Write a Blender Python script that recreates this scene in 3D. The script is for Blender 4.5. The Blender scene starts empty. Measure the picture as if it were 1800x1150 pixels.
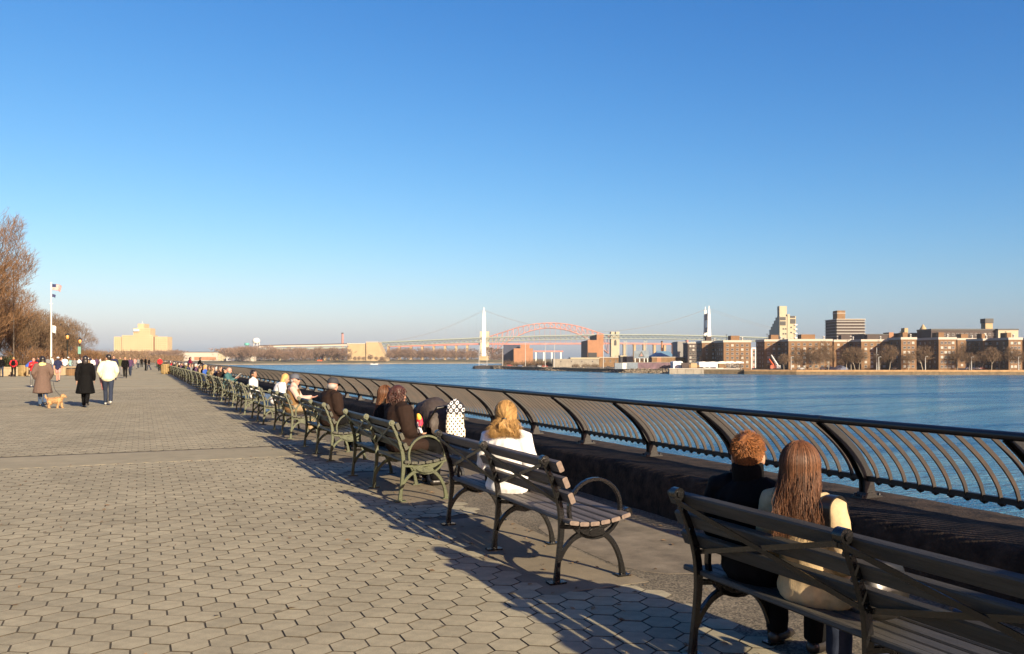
import bpy, bmesh, math, random
from mathutils import Vector, Matrix, noise, Quaternion

SC = bpy.context.scene
COL = SC.collection
RND = random.Random(11)
PI = math.pi

# ------------------------------------------------------------------ camera, sky, sun, exposure
EYE = 1.6                       # eye height above the promenade
YAW = math.radians(23.74)       # camera looks this far to the right of the promenade's direction (+Y)
FPX, CX, HY = 1480.0, 900.0, 630.0
cam_d = bpy.data.cameras.new('camera')
cam_d.sensor_width = 36.0
cam_d.lens = FPX / 1800 * 36
cam_d.shift_y = 55 / 1800
cam_d.clip_start = 0.05
cam_d.clip_end = 30000
cam = bpy.data.objects.new('camera', cam_d)
cam.location = (0, 0, EYE)
cam.rotation_euler = (PI / 2, 0, -YAW)
COL.objects.link(cam)
SC.camera = cam

SUN_TO = Vector((0.47, -2.70, 1.0)).normalized()
sun_d = bpy.data.lights.new('sun', 'SUN')
sun_d.energy = 5.0
sun_d.color = (1.0, 0.84, 0.60)
sun_d.angle = math.radians(0.5)
sun = bpy.data.objects.new('sun', sun_d)
sun.rotation_euler = (-SUN_TO).to_track_quat('-Z', 'Y').to_euler()
sun.location = (20, -60, 40)
COL.objects.link(sun)

world = bpy.data.worlds.new('World')
SC.world = world
world.use_nodes = True
wn = world.node_tree
sky = wn.nodes.new('ShaderNodeTexSky')
sky.sky_type = 'NISHITA'
sky.sun_disc = False
sky.sun_elevation = math.asin(SUN_TO.z)
sky.sun_rotation = math.atan2(SUN_TO.x, SUN_TO.y)
sky.altitude = 0
sky.air_density = 1.0
sky.dust_density = 1.3
sky.ozone_density = 4.5
wn.nodes['Background'].inputs['Strength'].default_value = 0.055
# deeper, film-like contrast of the whole sky: a power per channel, the same in every direction
def vmath(op, val, src):
    n_ = wn.nodes.new('ShaderNodeVectorMath'); n_.operation = op; n_.inputs[1].default_value = val
    wn.links.new(src, n_.inputs[0]); return n_.outputs[0]


cl_ = vmath('MULTIPLY', (.179, .179, .179), sky.outputs['Color'])
cl_ = vmath('MINIMUM', (1.6, 1.6, 1.6), cl_)
cl_ = vmath('POWER', (1.85, 1.27, .85), cl_)
cl_ = vmath('MULTIPLY', (11.3, 6.85, 6.5), cl_)
wn.links.new(cl_, wn.nodes['Background'].inputs['Color'])

SC.view_settings.view_transform = 'Standard'
SC.view_settings.look = 'None'
SC.view_settings.gamma = 1.0
SC.view_settings.use_curve_mapping = False
SC.view_settings.exposure = 1.38
SC.render.engine = 'CYCLES'
SC.cycles.max_bounces = 6
SC.cycles.transparent_max_bounces = 8
SC.cycles.use_denoising = True

# ------------------------------------------------------------------ helpers
RIGHT = Vector((math.cos(YAW), -math.sin(YAW), 0))
FWD = Vector((math.sin(YAW), math.cos(YAW), 0))
WATER_Z = -7.4


def far_pt(px, z, h=0.0):
    """a point at depth z metres in the direction seen at photo column px, height h"""
    p = RIGHT * ((px - CX) / FPX * z) + FWD * z
    return Vector((p.x, p.y, h))


def hgt(py, z):
    return EYE - (py - HY) / FPX * z


def tag(o, label=None, cat=None, group=None, kind=None):
    if label: o['label'] = label
    if cat: o['category'] = cat
    if group: o['group'] = group
    if kind: o['kind'] = kind
    return o


def empty(name, loc=(0, 0, 0), rz=0.0, parent=None):
    o = bpy.data.objects.new(name, None)
    o.empty_display_size = 0.2
    o.location = loc
    o.rotation_euler = (0, 0, rz)
    COL.objects.link(o)
    if parent: o.parent = parent
    return o


KIDS = {}


def place(name, me, parent=None, loc=(0, 0, 0), rz=0.0, mats=None):
    o = bpy.data.objects.new(name, me)
    o.location = loc
    o.rotation_euler = (0, 0, rz)
    COL.objects.link(o)
    if parent:
        o.parent = parent
        KIDS.setdefault(parent.name, []).append(o)
    if mats:
        for i, m in enumerate(mats):
            o.material_slots[i].link = 'OBJECT'
            o.material_slots[i].material = m
    return o


def copy_tree(o, parent=None):
    c = o.copy()
    COL.objects.link(c)
    if parent:
        c.parent = parent
        KIDS.setdefault(parent.name, []).append(c)
    for ch in KIDS.get(o.name, []):
        copy_tree(ch, c)
    return c


def catmull(pts, n=6):
    pts = [Vector(p) for p in pts]
    out = []
    for i in range(len(pts) - 1):
        p0 = pts[max(i - 1, 0)]; p1 = pts[i]; p2 = pts[i + 1]; p3 = pts[min(i + 2, len(pts) - 1)]
        for k in range(n):
            t = k / n
            out.append(0.5 * ((2 * p1) + (p2 - p0) * t + (2 * p0 - 5 * p1 + 4 * p2 - p3) * t * t
                              + (3 * p1 - p0 - 3 * p2 + p3) * t ** 3))
    out.append(pts[-1])
    return out


def lerp(a, b, t):
    return a + (b - a) * t


def interp(vals, n):
    """resample a list of numbers to n values"""
    if not isinstance(vals, (list, tuple)): return [vals] * n
    out = []
    for i in range(n):
        f = i / (n - 1) * (len(vals) - 1)
        k = min(int(f), len(vals) - 2)
        out.append(lerp(vals[k], vals[k + 1], f - k))
    return out


class MB:
    def __init__(s):
        s.v = []; s.f = []; s.m = []; s.s = []

    def add(s, vs, fs, mi=0, smooth=False):
        o = len(s.v)
        s.v.extend([tuple(v) for v in vs])
        for f in fs:
            s.f.append(tuple(i + o for i in f)); s.m.append(mi); s.s.append(smooth)

    def box(s, c, d, mi=0, M=None):
        x, y, z = d[0] / 2, d[1] / 2, d[2] / 2
        vs = [Vector((sx * x, sy * y, sz * z)) for sx in (-1, 1) for sy in (-1, 1) for sz in (-1, 1)]
        c = Vector(c)
        vs = [(M @ v if M else v) + c for v in vs]
        s.add(vs, [(0, 1, 3, 2), (4, 6, 7, 5), (0, 4, 5, 1), (2, 3, 7, 6), (0, 2, 6, 4), (1, 5, 7, 3)], mi)

    def box2(s, a, b, mi=0):
        s.box([(a[i] + b[i]) / 2 for i in range(3)], [abs(b[i] - a[i]) for i in range(3)], mi)

    def prism(s, poly, y0, y1, mi=0, smooth=False):
        """polygon of (x,z) extruded along y"""
        n = len(poly)
        vs = [(p[0], y0, p[1]) for p in poly] + [(p[0], y1, p[1]) for p in poly]
        s.add(vs, [tuple(range(n)), tuple(range(2 * n - 1, n - 1, -1))], mi)
        s.add(vs, [(i + n, (i + 1) % n + n, (i + 1) % n, i) for i in range(n)], mi, smooth)

    def prism_z(s, poly, z0, z1, mi=0):
        n = len(poly)
        vs = [(p[0], p[1], z0) for p in poly] + [(p[0], p[1], z1) for p in poly]
        s.add(vs, [tuple(range(n - 1, -1, -1)), tuple(range(n, 2 * n))]
              + [(i, (i + 1) % n, (i + 1) % n + n, i + n) for i in range(n)], mi)

    def rings(s, rs, mi=0, smooth=True, caps=True):
        n = len(rs[0]); vs = [p for r in rs for p in r]
        fs = []
        for k in range(len(rs) - 1):
            for i in range(n):
                j = (i + 1) % n
                fs.append((k * n + i, k * n + j, (k + 1) * n + j, (k + 1) * n + i))
        s.add(vs, fs, mi, smooth)
        if caps:
            s.add(rs[0], [tuple(range(n - 1, -1, -1))], mi)
            s.add(rs[-1], [tuple(range(n))], mi)

    def tube(s, path, r, n=8, mi=0, caps=True, smooth=True):
        path = [Vector(p) for p in path]
        r = interp(r, len(path))
        rs = []
        up = None
        for i, p in enumerate(path):
            t = (path[min(i + 1, len(path) - 1)] - path[max(i - 1, 0)])
            if t.length < 1e-9: t = Vector((0, 0, 1))
            t.normalize()
            if up is None:
                up = Vector((0, 0, 1)) if abs(t.z) < 0.9 else Vector((1, 0, 0))
            a = t.cross(up)
            if a.length < 1e-6: a = t.orthogonal()
            a.normalize()
            b = a.cross(t).normalized()
            up = b
            rs.append([p + (a * math.cos(2 * PI * k / n) + b * math.sin(2 * PI * k / n)) * r[i] for k in range(n)])
        s.rings(rs, mi, smooth, caps)

    def iron(s, path, w, t, y, mi=0, n=5, ch=0.25):
        """flat bar in the x-z plane: path of (x,z), in-plane width w, thickness t across y"""
        P = catmull([(p[0], 0, p[1]) for p in path], n)
        W = interp(w, len(P))
        rs = []
        for i, p in enumerate(P):
            d = (P[min(i + 1, len(P) - 1)] - P[max(i - 1, 0)]).normalized()
            nn = Vector((-d.z, 0, d.x))
            h = W[i] / 2; q = t / 2; c = min(h, q) * ch
            prof = [(-h, -q + c), (-h + c, -q), (h - c, -q), (h, -q + c), (h, q - c), (h - c, q), (-h + c, q), (-h, q - c)]
            rs.append([Vector((p.x + nn.x * a, y + b, p.z + nn.z * a)) for a, b in prof])
        s.rings(rs, mi, False, True)

    def etube(s, path, W, D, side=Vector((0, 1, 0)), n=14, mi=0, cap=0.6):
        """closed round-ended limb: elliptical rings, half-width W along side, half-depth D across it"""
        P = [Vector(p) for p in path]
        W = interp(W, len(P)); D = interp(D, len(P))
        rs = []
        def ring(p, t, w, d):
            a = side - t * side.dot(t)
            if a.length < 1e-4: a = t.orthogonal()
            a.normalize(); b = t.cross(a).normalized()
            return [p + a * w * math.cos(2 * PI * k / n) + b * d * math.sin(2 * PI * k / n) for k in range(n)]
        T = []
        for i in range(len(P)):
            T.append((P[min(i + 1, len(P) - 1)] - P[max(i - 1, 0)]).normalized())
        e = min(W[0], D[0]) * cap
        rs.append(ring(P[0] - T[0] * e, T[0], W[0] * .35, D[0] * .35))
        rs.append(ring(P[0] - T[0] * e * .7, T[0], W[0] * .75, D[0] * .75))
        for i, p in enumerate(P): rs.append(ring(p, T[i], W[i], D[i]))
        e = min(W[-1], D[-1]) * cap
        rs.append(ring(P[-1] + T[-1] * e * .7, T[-1], W[-1] * .75, D[-1] * .75))
        rs.append(ring(P[-1] + T[-1] * e, T[-1], W[-1] * .35, D[-1] * .35))
        s.rings(rs, mi, True, True)

    def ball(s, c, r, n=14, m=9, mi=0, M=None):
        c = Vector(c)
        if not isinstance(r, (tuple, list)): r = (r, r, r)
        rs = []
        for j in range(m + 1):
            th = PI * (j + .12) / (m + .24)
            rs.append([c + (M @ v if M else v) for v in
                       [Vector((r[0] * math.sin(th) * math.cos(2 * PI * k / n), r[1] * math.sin(th) * math.sin(2 * PI * k / n),
                                -r[2] * math.cos(th))) for k in range(n)]])
        s.rings(rs, mi, True, True)

    def lathe(s, prof, c=(0, 0, 0), n=14, mi=0, smooth=True):
        rs = [[Vector((c[0] + max(r, 1e-4) * math.cos(2 * PI * k / n), c[1] + max(r, 1e-4) * math.sin(2 * PI * k / n), c[2] + z))
               for k in range(n)] for r, z in prof]
        s.rings(rs, mi, smooth, True)

    def mesh(s, name, mats):
        me = bpy.data.meshes.new(name)
        me.from_pydata(s.v, [], s.f)
        for m in (mats if isinstance(mats, (list, tuple)) else [mats]): me.materials.append(m)
        me.polygons.foreach_set('material_index', s.m)
        me.polygons.foreach_set('use_smooth', s.s)
        me.update()
        return me

    def build(s, name, mats, parent=None, loc=(0, 0, 0), rz=0.0):
        return place(name, s.mesh(name, mats), parent, loc, rz)


# ------------------------------------------------------------------ materials
ALB = 0.64          # one overall level for the painted, stone and cloth base colours


def mat(name, col, rough=.6, metal=0.0, var=0.0, vs=5.0, bump=0.0, bs=30.0, isl=0.0, spec=.5, col2=None, detail=4,
        coat=0.0, objr=0.0, sub=None, stain=0.0):
    col = tuple(x * ALB for x in col)
    if col2: col2 = tuple(x * ALB for x in col2)
    m = bpy.data.materials.new(name)
    m.use_nodes = True
    nt = m.node_tree; N = nt.nodes; L = nt.links
    b = N['Principled BSDF']
    b.inputs['Roughness'].default_value = rough
    b.inputs['Metallic'].default_value = metal
    b.inputs['Specular IOR Level'].default_value = spec
    if coat: b.inputs['Coat Weight'].default_value = coat
    tc = N.new('ShaderNodeTexCoord')
    c4 = (*col, 1)
    b.inputs['Base Color'].default_value = c4
    src = None
    if var or col2:
        nz = N.new('ShaderNodeTexNoise'); nz.inputs['Scale'].default_value = vs; nz.inputs['Detail'].default_value = detail
        nz.inputs['Roughness'].default_value = .65
        L.new(tc.outputs['Object'], nz.inputs['Vector'])
        rp = N.new('ShaderNodeValToRGB')
        rp.color_ramp.elements[0].position = .32; rp.color_ramp.elements[1].position = .68
        a = tuple(max(0, x * (1 - var)) for x in col); d = col2 if col2 else tuple(min(1, x * (1 + var)) for x in col)
        rp.color_ramp.elements[0].color = (*a, 1); rp.color_ramp.elements[1].color = (*d, 1)
        L.new(nz.outputs['Fac'], rp.inputs['Fac'])
        src = rp.outputs['Color']
    if isl or objr:
        hs = N.new('ShaderNodeHueSaturation')
        if src: L.new(src, hs.inputs['Color'])
        else: hs.inputs['Color'].default_value = c4
        mr = N.new('ShaderNodeMapRange')
        mr.inputs['To Min'].default_value = 1 - max(isl, objr); mr.inputs['To Max'].default_value = 1 + max(isl, objr)
        if isl:
            g = N.new('ShaderNodeNewGeometry'); r_out = g.outputs['Random Per Island']
            if objr:
                oi = N.new('ShaderNodeObjectInfo')
                ad = N.new('ShaderNodeMath'); ad.operation = 'ADD'; L.new(r_out, ad.inputs[0]); L.new(oi.outputs['Random'], ad.inputs[1])
                fr = N.new('ShaderNodeMath'); fr.operation = 'FRACT'; L.new(ad.outputs[0], fr.inputs[0]); r_out = fr.outputs[0]
        else:
            oi = N.new('ShaderNodeObjectInfo'); r_out = oi.outputs['Random']
        L.new(r_out, mr.inputs['Value'])
        L.new(mr.outputs['Result'], hs.inputs['Value'])
        src = hs.outputs['Color']
    if stain:
        # broad tonal patches, speckle and dark spots laid in world position, so they run across the single pieces
        gp = N.new('ShaderNodeNewGeometry'); f = None
        for sc_, lo, hi in ((.45, 1 - stain, 1 + stain * .8), (2.6, 1 - stain * .5, 1 + stain * .5), (170, 1 - stain * 1.1, 1 + stain * 1.1)):
            n_ = N.new('ShaderNodeTexNoise'); n_.inputs['Scale'].default_value = sc_; n_.inputs['Detail'].default_value = 3
            L.new(gp.outputs['Position'], n_.inputs['Vector'])
            r_ = N.new('ShaderNodeMapRange'); r_.inputs['From Min'].default_value = .3; r_.inputs['From Max'].default_value = .7
            r_.inputs['To Min'].default_value = lo; r_.inputs['To Max'].default_value = hi
            L.new(n_.outputs['Fac'], r_.inputs['Value'])
            if f is None: f = r_.outputs['Result']
            else:
                mm = N.new('ShaderNodeMath'); mm.operation = 'MULTIPLY'; L.new(f, mm.inputs[0]); L.new(r_.outputs['Result'], mm.inputs[1]); f = mm.outputs[0]
        vo = N.new('ShaderNodeTexVoronoi'); vo.inputs['Scale'].default_value = 1.7; L.new(gp.outputs['Position'], vo.inputs['Vector'])
        r_ = N.new('ShaderNodeMapRange'); r_.inputs['From Min'].default_value = .035; r_.inputs['From Max'].default_value = .055
        r_.inputs['To Min'].default_value = .62; r_.inputs['To Max'].default_value = 1
        L.new(vo.outputs['Distance'], r_.inputs['Value'])
        mm = N.new('ShaderNodeMath'); mm.operation = 'MULTIPLY'; L.new(f, mm.inputs[0]); L.new(r_.outputs['Result'], mm.inputs[1])
        ml = N.new('ShaderNodeVectorMath'); ml.operation = 'MULTIPLY'
        if src: L.new(src, ml.inputs[0])
        else: ml.inputs[0].default_value = col
        L.new(mm.outputs[0], ml.inputs[1]); src = ml.outputs[0]
    if src: L.new(src, b.inputs['Base Color'])
    if bump:
        nb = N.new('ShaderNodeTexNoise'); nb.inputs['Scale'].default_value = bs; nb.inputs['Detail'].default_value = 5
        L.new(tc.outputs['Object'], nb.inputs['Vector'])
        bp = N.new('ShaderNodeBump'); bp.inputs['Strength'].default_value = min(1, bump); bp.inputs['Distance'].default_value = .5 / bs
        L.new(nb.outputs['Fac'], bp.inputs['Height']); L.new(bp.outputs['Normal'], b.inputs['Normal'])
    return m


def emat(name, col, strength):
    m = bpy.data.materials.new(name); m.use_nodes = True
    b = m.node_tree.nodes['Principled BSDF']
    b.inputs['Base Color'].default_value = (*col, 1)
    b.inputs['Emission Color'].default_value = (*col, 1)
    b.inputs['Emission Strength'].default_value = strength
    return m
# ------------------------------------------------------------------ setting: ground, paving, wall, water, far land
BX = 2.70            # line of the benches' back feet
PAVE_X = 3.30        # paving ends, asphalt strip begins
WALL_X0, WALL_X1, WALL_Z = 4.83, 5.88, 0.45
SEND = 232.0
HAZE = 0.00005

M_paver = mat('paver_grey', (.41, .36, .245), .92, var=.16, vs=9, bump=.55, bs=260, isl=.085, objr=.085, spec=.2, stain=.13)
M_joint = mat('joint_soil', (.07, .056, .036), .95, var=.4, vs=25)
M_farpave = mat('paving_distant', (.42, .37, .25), .92, var=.06, vs=1.3, spec=.2, stain=.10)
M_band = mat('band_asphalt', (.36, .315, .215), .93, var=.08, vs=3, bump=.5, bs=220, spec=.2, stain=.12)
M_pad = mat('pad_concrete', (.26, .215, .148), .9, var=.16, vs=2.5, bump=.4, bs=120, spec=.2, stain=.14)


def asphalt_mat():
    m = mat('aggregate_asphalt', (.155, .13, .09), .9, var=.3, vs=1.2, bump=.9, bs=130, spec=.3)
    nt = m.node_tree; N = nt.nodes; L = nt.links; b = N['Principled BSDF']
    old = b.inputs['Base Color'].links[0].from_socket
    tc = N.new('ShaderNodeTexCoord')
    v = N.new('ShaderNodeTexVoronoi'); v.inputs['Scale'].default_value = 85
    L.new(tc.outputs['Object'], v.inputs['Vector'])
    sp = N.new('ShaderNodeSeparateColor'); L.new(v.outputs['Color'], sp.inputs['Color'])
    r = N.new('ShaderNodeMapRange'); r.inputs['To Min'].default_value = .35; r.inputs['To Max'].default_value = 1.9
    L.new(sp.outputs['Red'], r.inputs['Value'])
    mx = N.new('ShaderNodeVectorMath'); mx.operation = 'MULTIPLY'
    L.new(old, mx.inputs[0]); L.new(r.outputs['Result'], mx.inputs[1]); L.new(mx.outputs[0], b.inputs['Base Color'])
    return m


M_asph = asphalt_mat()
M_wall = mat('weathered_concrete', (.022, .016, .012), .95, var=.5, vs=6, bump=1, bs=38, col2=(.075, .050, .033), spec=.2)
M_land = mat('winter_grass', (.13, .115, .055), .95, var=.35, vs=.02)
M_bank = mat('shore_bank', (.30, .25, .17), .95, var=.3, vs=.08)
M_soil = mat('city_ground', (.11, .095, .075), .95, var=.3, vs=.05)

# land under the promenade and beyond its far end
g = MB()
g.add([(-900, -120, -.06), (WALL_X0 + .02, -120, -.06), (WALL_X0 + .02, SEND + 2, -.06), (-900, SEND + 2, -.06)], [(0, 1, 2, 3)])
g.add([(-900, SEND + 2, -.06), (WALL_X0 + .9, SEND + 2, -.06), (WALL_X0 - 12, 420, -.5), (-900, 420, -.5)], [(0, 1, 2, 3)])
g.add([(-900, 420, -.5), (WALL_X0 - 12, 420, -.5), (-60, 1110, -2), (-900, 1110, -2)], [(0, 1, 2, 3)])
tag(g.build('ground', M_land), kind='structure')

pr = MB()
pr.add([(-14, -14, -.006), (PAVE_X, -14, -.006), (PAVE_X, 48, -.006), (-14, 48, -.006)], [(0, 1, 2, 3)])
promenade = tag(pr.build('promenade', M_joint), kind='structure')
fp = MB()
fp.add([(-40, 48, -.004), (PAVE_X, 48, -.004), (PAVE_X, SEND, -.004), (-40, SEND, -.004)], [(0, 1, 2, 3)])
fp.add([(-40, -14, -.004), (-14, -14, -.004), (-14, 48, -.004), (-40, 48, -.004)], [(0, 1, 2, 3)])
place('distant_paving', fp.mesh('distant_paving', M_farpave), promenade)

BANDS = [(14.1, 15.7), (34.0, 35.0)]
band = MB()
for a, b in BANDS:
    band.box2((-14, a, -.2), (2.3, b, -.001))
for a, b in ((52, 53), (74, 75.2), (101, 102.4), (140, 142)):
    band.box2((-14, a, -.2), (2.3, b, .001))
bo = band.build('asphalt_band', M_band, promenade)

# where the benches stand: positions of the right-hand (nearest) end frame along the promenade
BPITCH, BSPAN = 3.98, 2.31
BENCH_S = [1.43, 5.355, 9.10] + [13.15 + 3.95 * k for k in range(0, 44)]
PADS = [(s - .22, s + BSPAN + .25) for s in BENCH_S[1:12]]
pads = MB()
for a, b in PADS:
    pads.box2((2.66, a, -.2), (PAVE_X + .03, b, -.0025)); pads.box2((2.50, a - .12, -.2), (2.70, b + .12, -.0035))
pads.build('concrete_pad', M_pad, promenade)


def hex_mesh(w):
    hb = MB(); Rr = w / math.sqrt(3); c = .0015
    def ring(r, z): return [(r * math.sin(PI / 3 * k), r * math.cos(PI / 3 * k), z) for k in range(6)]
    v = ring(Rr - c * 1.15, 0) + ring(Rr, -c) + ring(Rr, -.02)
    f = [(5, 4, 3, 2, 1, 0)]
    for i in range(6):
        j = (i + 1) % 6
        f += [(i, j, j + 6, i + 6), (i + 6, j + 6, j + 12, i + 12)]
    return v, f


HW = .2032
HV, HF = hex_mesh(HW - .0085)
cells = []
row = 0
s = 1.5
while s < 48:
    xl = min(-1.5, -.1327 * s - 1.2) - (1.5 if s < 12 else 0)
    k0 = int(math.floor((xl - PAVE_X) / HW))
    off = (HW / 2 if row % 2 else 0)
    for k in range(k0, 0):
        x = PAVE_X - .005 + k * HW + off + HW / 2 - HW / 2
        if x + HW / 2 > PAVE_X + .012: continue
        if any(a - .09 < s < b + .09 for a, b in BANDS) and x < 2.3 + .1: continue
        if x > 2.66 - .1 and any(a - .1 < s < b + .1 for a, b in PADS): continue
        cells.append((x, s))
    row += 1
    s += HW * math.sqrt(3) / 2


def depth_u(x, s):
    z = s * math.cos(YAW) + x * math.sin(YAW)
    return z, (x * math.cos(YAW) - s * math.sin(YAW)) / max(z, .01)


near = []; rest = []
for c in cells:
    z, u = depth_u(*c)
    (near if (z > 4.6 and -.60 < u < .23) else rest).append((z, c))
near.sort()
hm = bpy.data.meshes.new('paver'); hm.from_pydata(HV, [], [tuple(reversed(f)) for f in HF]); hm.materials.append(M_paver); hm.materials.append(M_joint)
hm.polygons.foreach_set('material_index', [0] + [1] * 12)
for z, (x, s) in near[:300]:
    o = place('paver', hm, promenade, (x, s, RND.uniform(-.0025, .0012)))
    o.rotation_euler = (RND.uniform(-.006, .006), RND.uniform(-.006, .006), RND.uniform(-.012, .012))
field = MB()
for z, (x, s) in near[300:] + rest:
    dz = RND.uniform(-.0025, .0012); tx = RND.uniform(-.006, .006); ty = RND.uniform(-.006, .006)
    field.add([(v[0] + x, v[1] + s, v[2] + dz + v[0] * tx + v[1] * ty) for v in HV],
              [tuple(reversed(HF[0]))], 0)
    field.add([(v[0] + x, v[1] + s, v[2] + dz + v[0] * tx + v[1] * ty) for v in HV[:]],
              [tuple(reversed(f)) for f in HF[1:]], 1)
tag(field.build('paver_field', [M_paver, M_joint], promenade), kind='stuff')

st = MB()
st.box2((PAVE_X - .12, -14, -.2), (WALL_X0 + .01, SEND, -.004))
strip = tag(st.build('asphalt_strip', M_asph), kind='structure')
ptch = MB()
for (x0, x1, s0, s1) in ((3.36, 4.55, 5.15, 7.4), (3.5, 4.7, 9.6, 13.5), (3.4, 4.6, 17.5, 24), (3.36, 4.4, 29, 38)):
    n = 26; cx, cy = (x0 + x1) / 2, (s0 + s1) / 2
    poly = []
    for k in range(n):
        a = 2 * PI * k / n
        q = (abs(math.cos(a)) ** 4 + abs(math.sin(a)) ** 4) ** -.25
        q *= 1 + .08 * noise.noise(Vector((math.cos(a) * 2 + cx, math.sin(a) * 2 + cy, 0)))
        poly.append((cx + math.cos(a) * q * (x1 - x0) / 2, cy + math.sin(a) * q * (s1 - s0) / 2))
    ptch.prism_z(poly, -.05, -.0015)
M_patch = mat('worn_patch', (.215, .18, .132), .92, var=.3, vs=3.5, bump=.6, bs=150, spec=.2, stain=.2)
ptch.build('concrete_patch', M_patch, strip)

# sea wall: one long low parapet, rough faces
wl = MB()
prof = [(WALL_X0, -.1), (WALL_X0 - .004, .12), (WALL_X0, .30), (WALL_X0 + .008, .415), (WALL_X0 + .045, .45), (5.1, .452),
        (5.4, .455), (5.7, .452), (5.85, .447), (WALL_X1, .42), (WALL_X1, .1), (WALL_X1 + .1, -9)]
ys = [-14 + .16 * k for k in range(int(44 / .16))]
ys += [30 + 1.0 * k for k in range(0, 203)]
rs = []
for y in ys:
    r = []
    for i, (x, z) in enumerate(prof):
        q = .028 if i < 5 else .012
        d = noise.noise(Vector((x * 5, y * 5, z * 5 + 3))) * q + noise.noise(Vector((x * 1.2, y * 1.1, z))) * q
        r.append(Vector((x + (d if i < 5 or i > 9 else 0), y, z + (d * .55 if 3 < i < 9 else 0))))
    rs.append(r)
vs = [p for r in rs for p in r]; n = len(prof)
wl.add(vs, [(k * n + i, k * n + i + 1, (k + 1) * n + i + 1, (k + 1) * n + i) for k in range(len(rs) - 1) for i in range(n - 1)], 0, True)
wl.add(rs[0], [tuple(range(n))]); wl.add(rs[-1], [tuple(range(n - 1, -1, -1))])
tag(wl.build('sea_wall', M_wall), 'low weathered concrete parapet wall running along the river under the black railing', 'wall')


def water_mat():
    m = bpy.data.materials.new('river_water'); m.use_nodes = True
    nt = m.node_tree; N = nt.nodes; L = nt.links; b = N['Principled BSDF']
    b.inputs['Base Color'].default_value = (.02, .09, .17, 1)
    b.inputs['IOR'].default_value = 1.33
    b.inputs['Roughness'].default_value = .12
    tc = N.new('ShaderNodeTexCoord')
    mp = N.new('ShaderNodeMapping'); mp.inputs['Rotation'].default_value = (0, 0, YAW + .12)
    mp.inputs['Scale'].default_value = (.35, 1, 1)
    L.new(tc.outputs['Object'], mp.inputs['Vector'])
    prev = None
    for sc, dist, st in ((.55, 1.5, 1.0), (2.2, .55, 1.0), (.06, 4.0, .7)):
        nz = N.new('ShaderNodeTexNoise'); nz.inputs['Scale'].default_value = sc; nz.inputs['Detail'].default_value = 5
        nz.inputs['Roughness'].default_value = .6
        L.new(mp.outputs['Vector'], nz.inputs['Vector'])
        bp = N.new('ShaderNodeBump'); bp.inputs['Strength'].default_value = st; bp.inputs['Distance'].default_value = dist
        L.new(nz.outputs['Fac'], bp.inputs['Height'])
        if prev: L.new(prev.outputs['Normal'], bp.inputs['Normal'])
        prev = bp
    L.new(prev.outputs['Normal'], b.inputs['Normal'])
    # tidal streaks: long smooth and rough lanes
    m2 = N.new('ShaderNodeMapping'); m2.inputs['Scale'].default_value = (.010, .055, 1)
    m2.inputs['Rotation'].default_value = (0, 0, YAW + .12)
    L.new(tc.outputs['Object'], m2.inputs['Vector'])
    n2 = N.new('ShaderNodeTexNoise'); n2.inputs['Scale'].default_value = 1; n2.inputs['Detail'].default_value = 6
    n2.inputs['Roughness'].default_value = .7; n2.inputs['Distortion'].default_value = .8
    L.new(m2.outputs['Vector'], n2.inputs['Vector'])
    rp = N.new('ShaderNodeValToRGB'); rp.color_ramp.elements[0].position = .40; rp.color_ramp.elements[1].position = .62
    rp.color_ramp.elements[0].color = (.004, .085, .20, 1); rp.color_ramp.elements[1].color = (.075, .23, .34, 1)
    L.new(n2.outputs['Fac'], rp.inputs['Fac']); L.new(rp.outputs['Color'], b.inputs['Base Color'])
    r2 = N.new('ShaderNodeMapRange'); r2.inputs['From Min'].default_value = .35; r2.inputs['From Max'].default_value = .7
    r2.inputs['To Min'].default_value = .30; r2.inputs['To Max'].default_value = .10
    L.new(n2.outputs['Fac'], r2.inputs['Value']); L.new(r2.outputs['Result'], b.inputs['Roughness'])
    return m


w = MB()
w.add([(-900, -500, WATER_Z), (3800, -500, WATER_Z), (3800, 5200, WATER_Z), (-900, 5200, WATER_Z)], [(0, 1, 2, 3)])
tag(w.build('river_water', water_mat()), kind='structure')
# the river's stone bank below the promenade keeps the land edge closed
# far shore on the left: an island with a pale stony edge and a grass bank
shore = [(-400, 1110), (200, 1105), (300, 1105), (400, 1112), (480, 1160), (600, 1260), (700, 1370), (845, 1460), (900, 1500), (1100, 1600), (2600, 1900)]
isl = MB()
lay = [(0, -7.6), (5, -5.9), (14, -5.6), (75, -2.6), (160, -1.5), (3000, -1.5)]
P = []
for px, z in shore:
    P.append([far_pt(px, z + dz, h + (noise.noise(Vector((px * .05, dz, 0))) * .4)) for dz, h in lay])
k = len(lay)
isl.add([p for r in P for p in r], [(i * k + j, (i + 1) * k + j, (i + 1) * k + j + 1, i * k + j + 1) for i in range(len(shore) - 1) for j in (0, 1)], 1)
isl.add([p for r in P for p in r], [(i * k + j, (i + 1) * k + j, (i + 1) * k + j + 1, i * k + j + 1) for i in range(len(shore) - 1) for j in (2, 3, 4)], 0)
tag(isl.build('island_terrain', [M_land, M_bank]), kind='structure')

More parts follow.
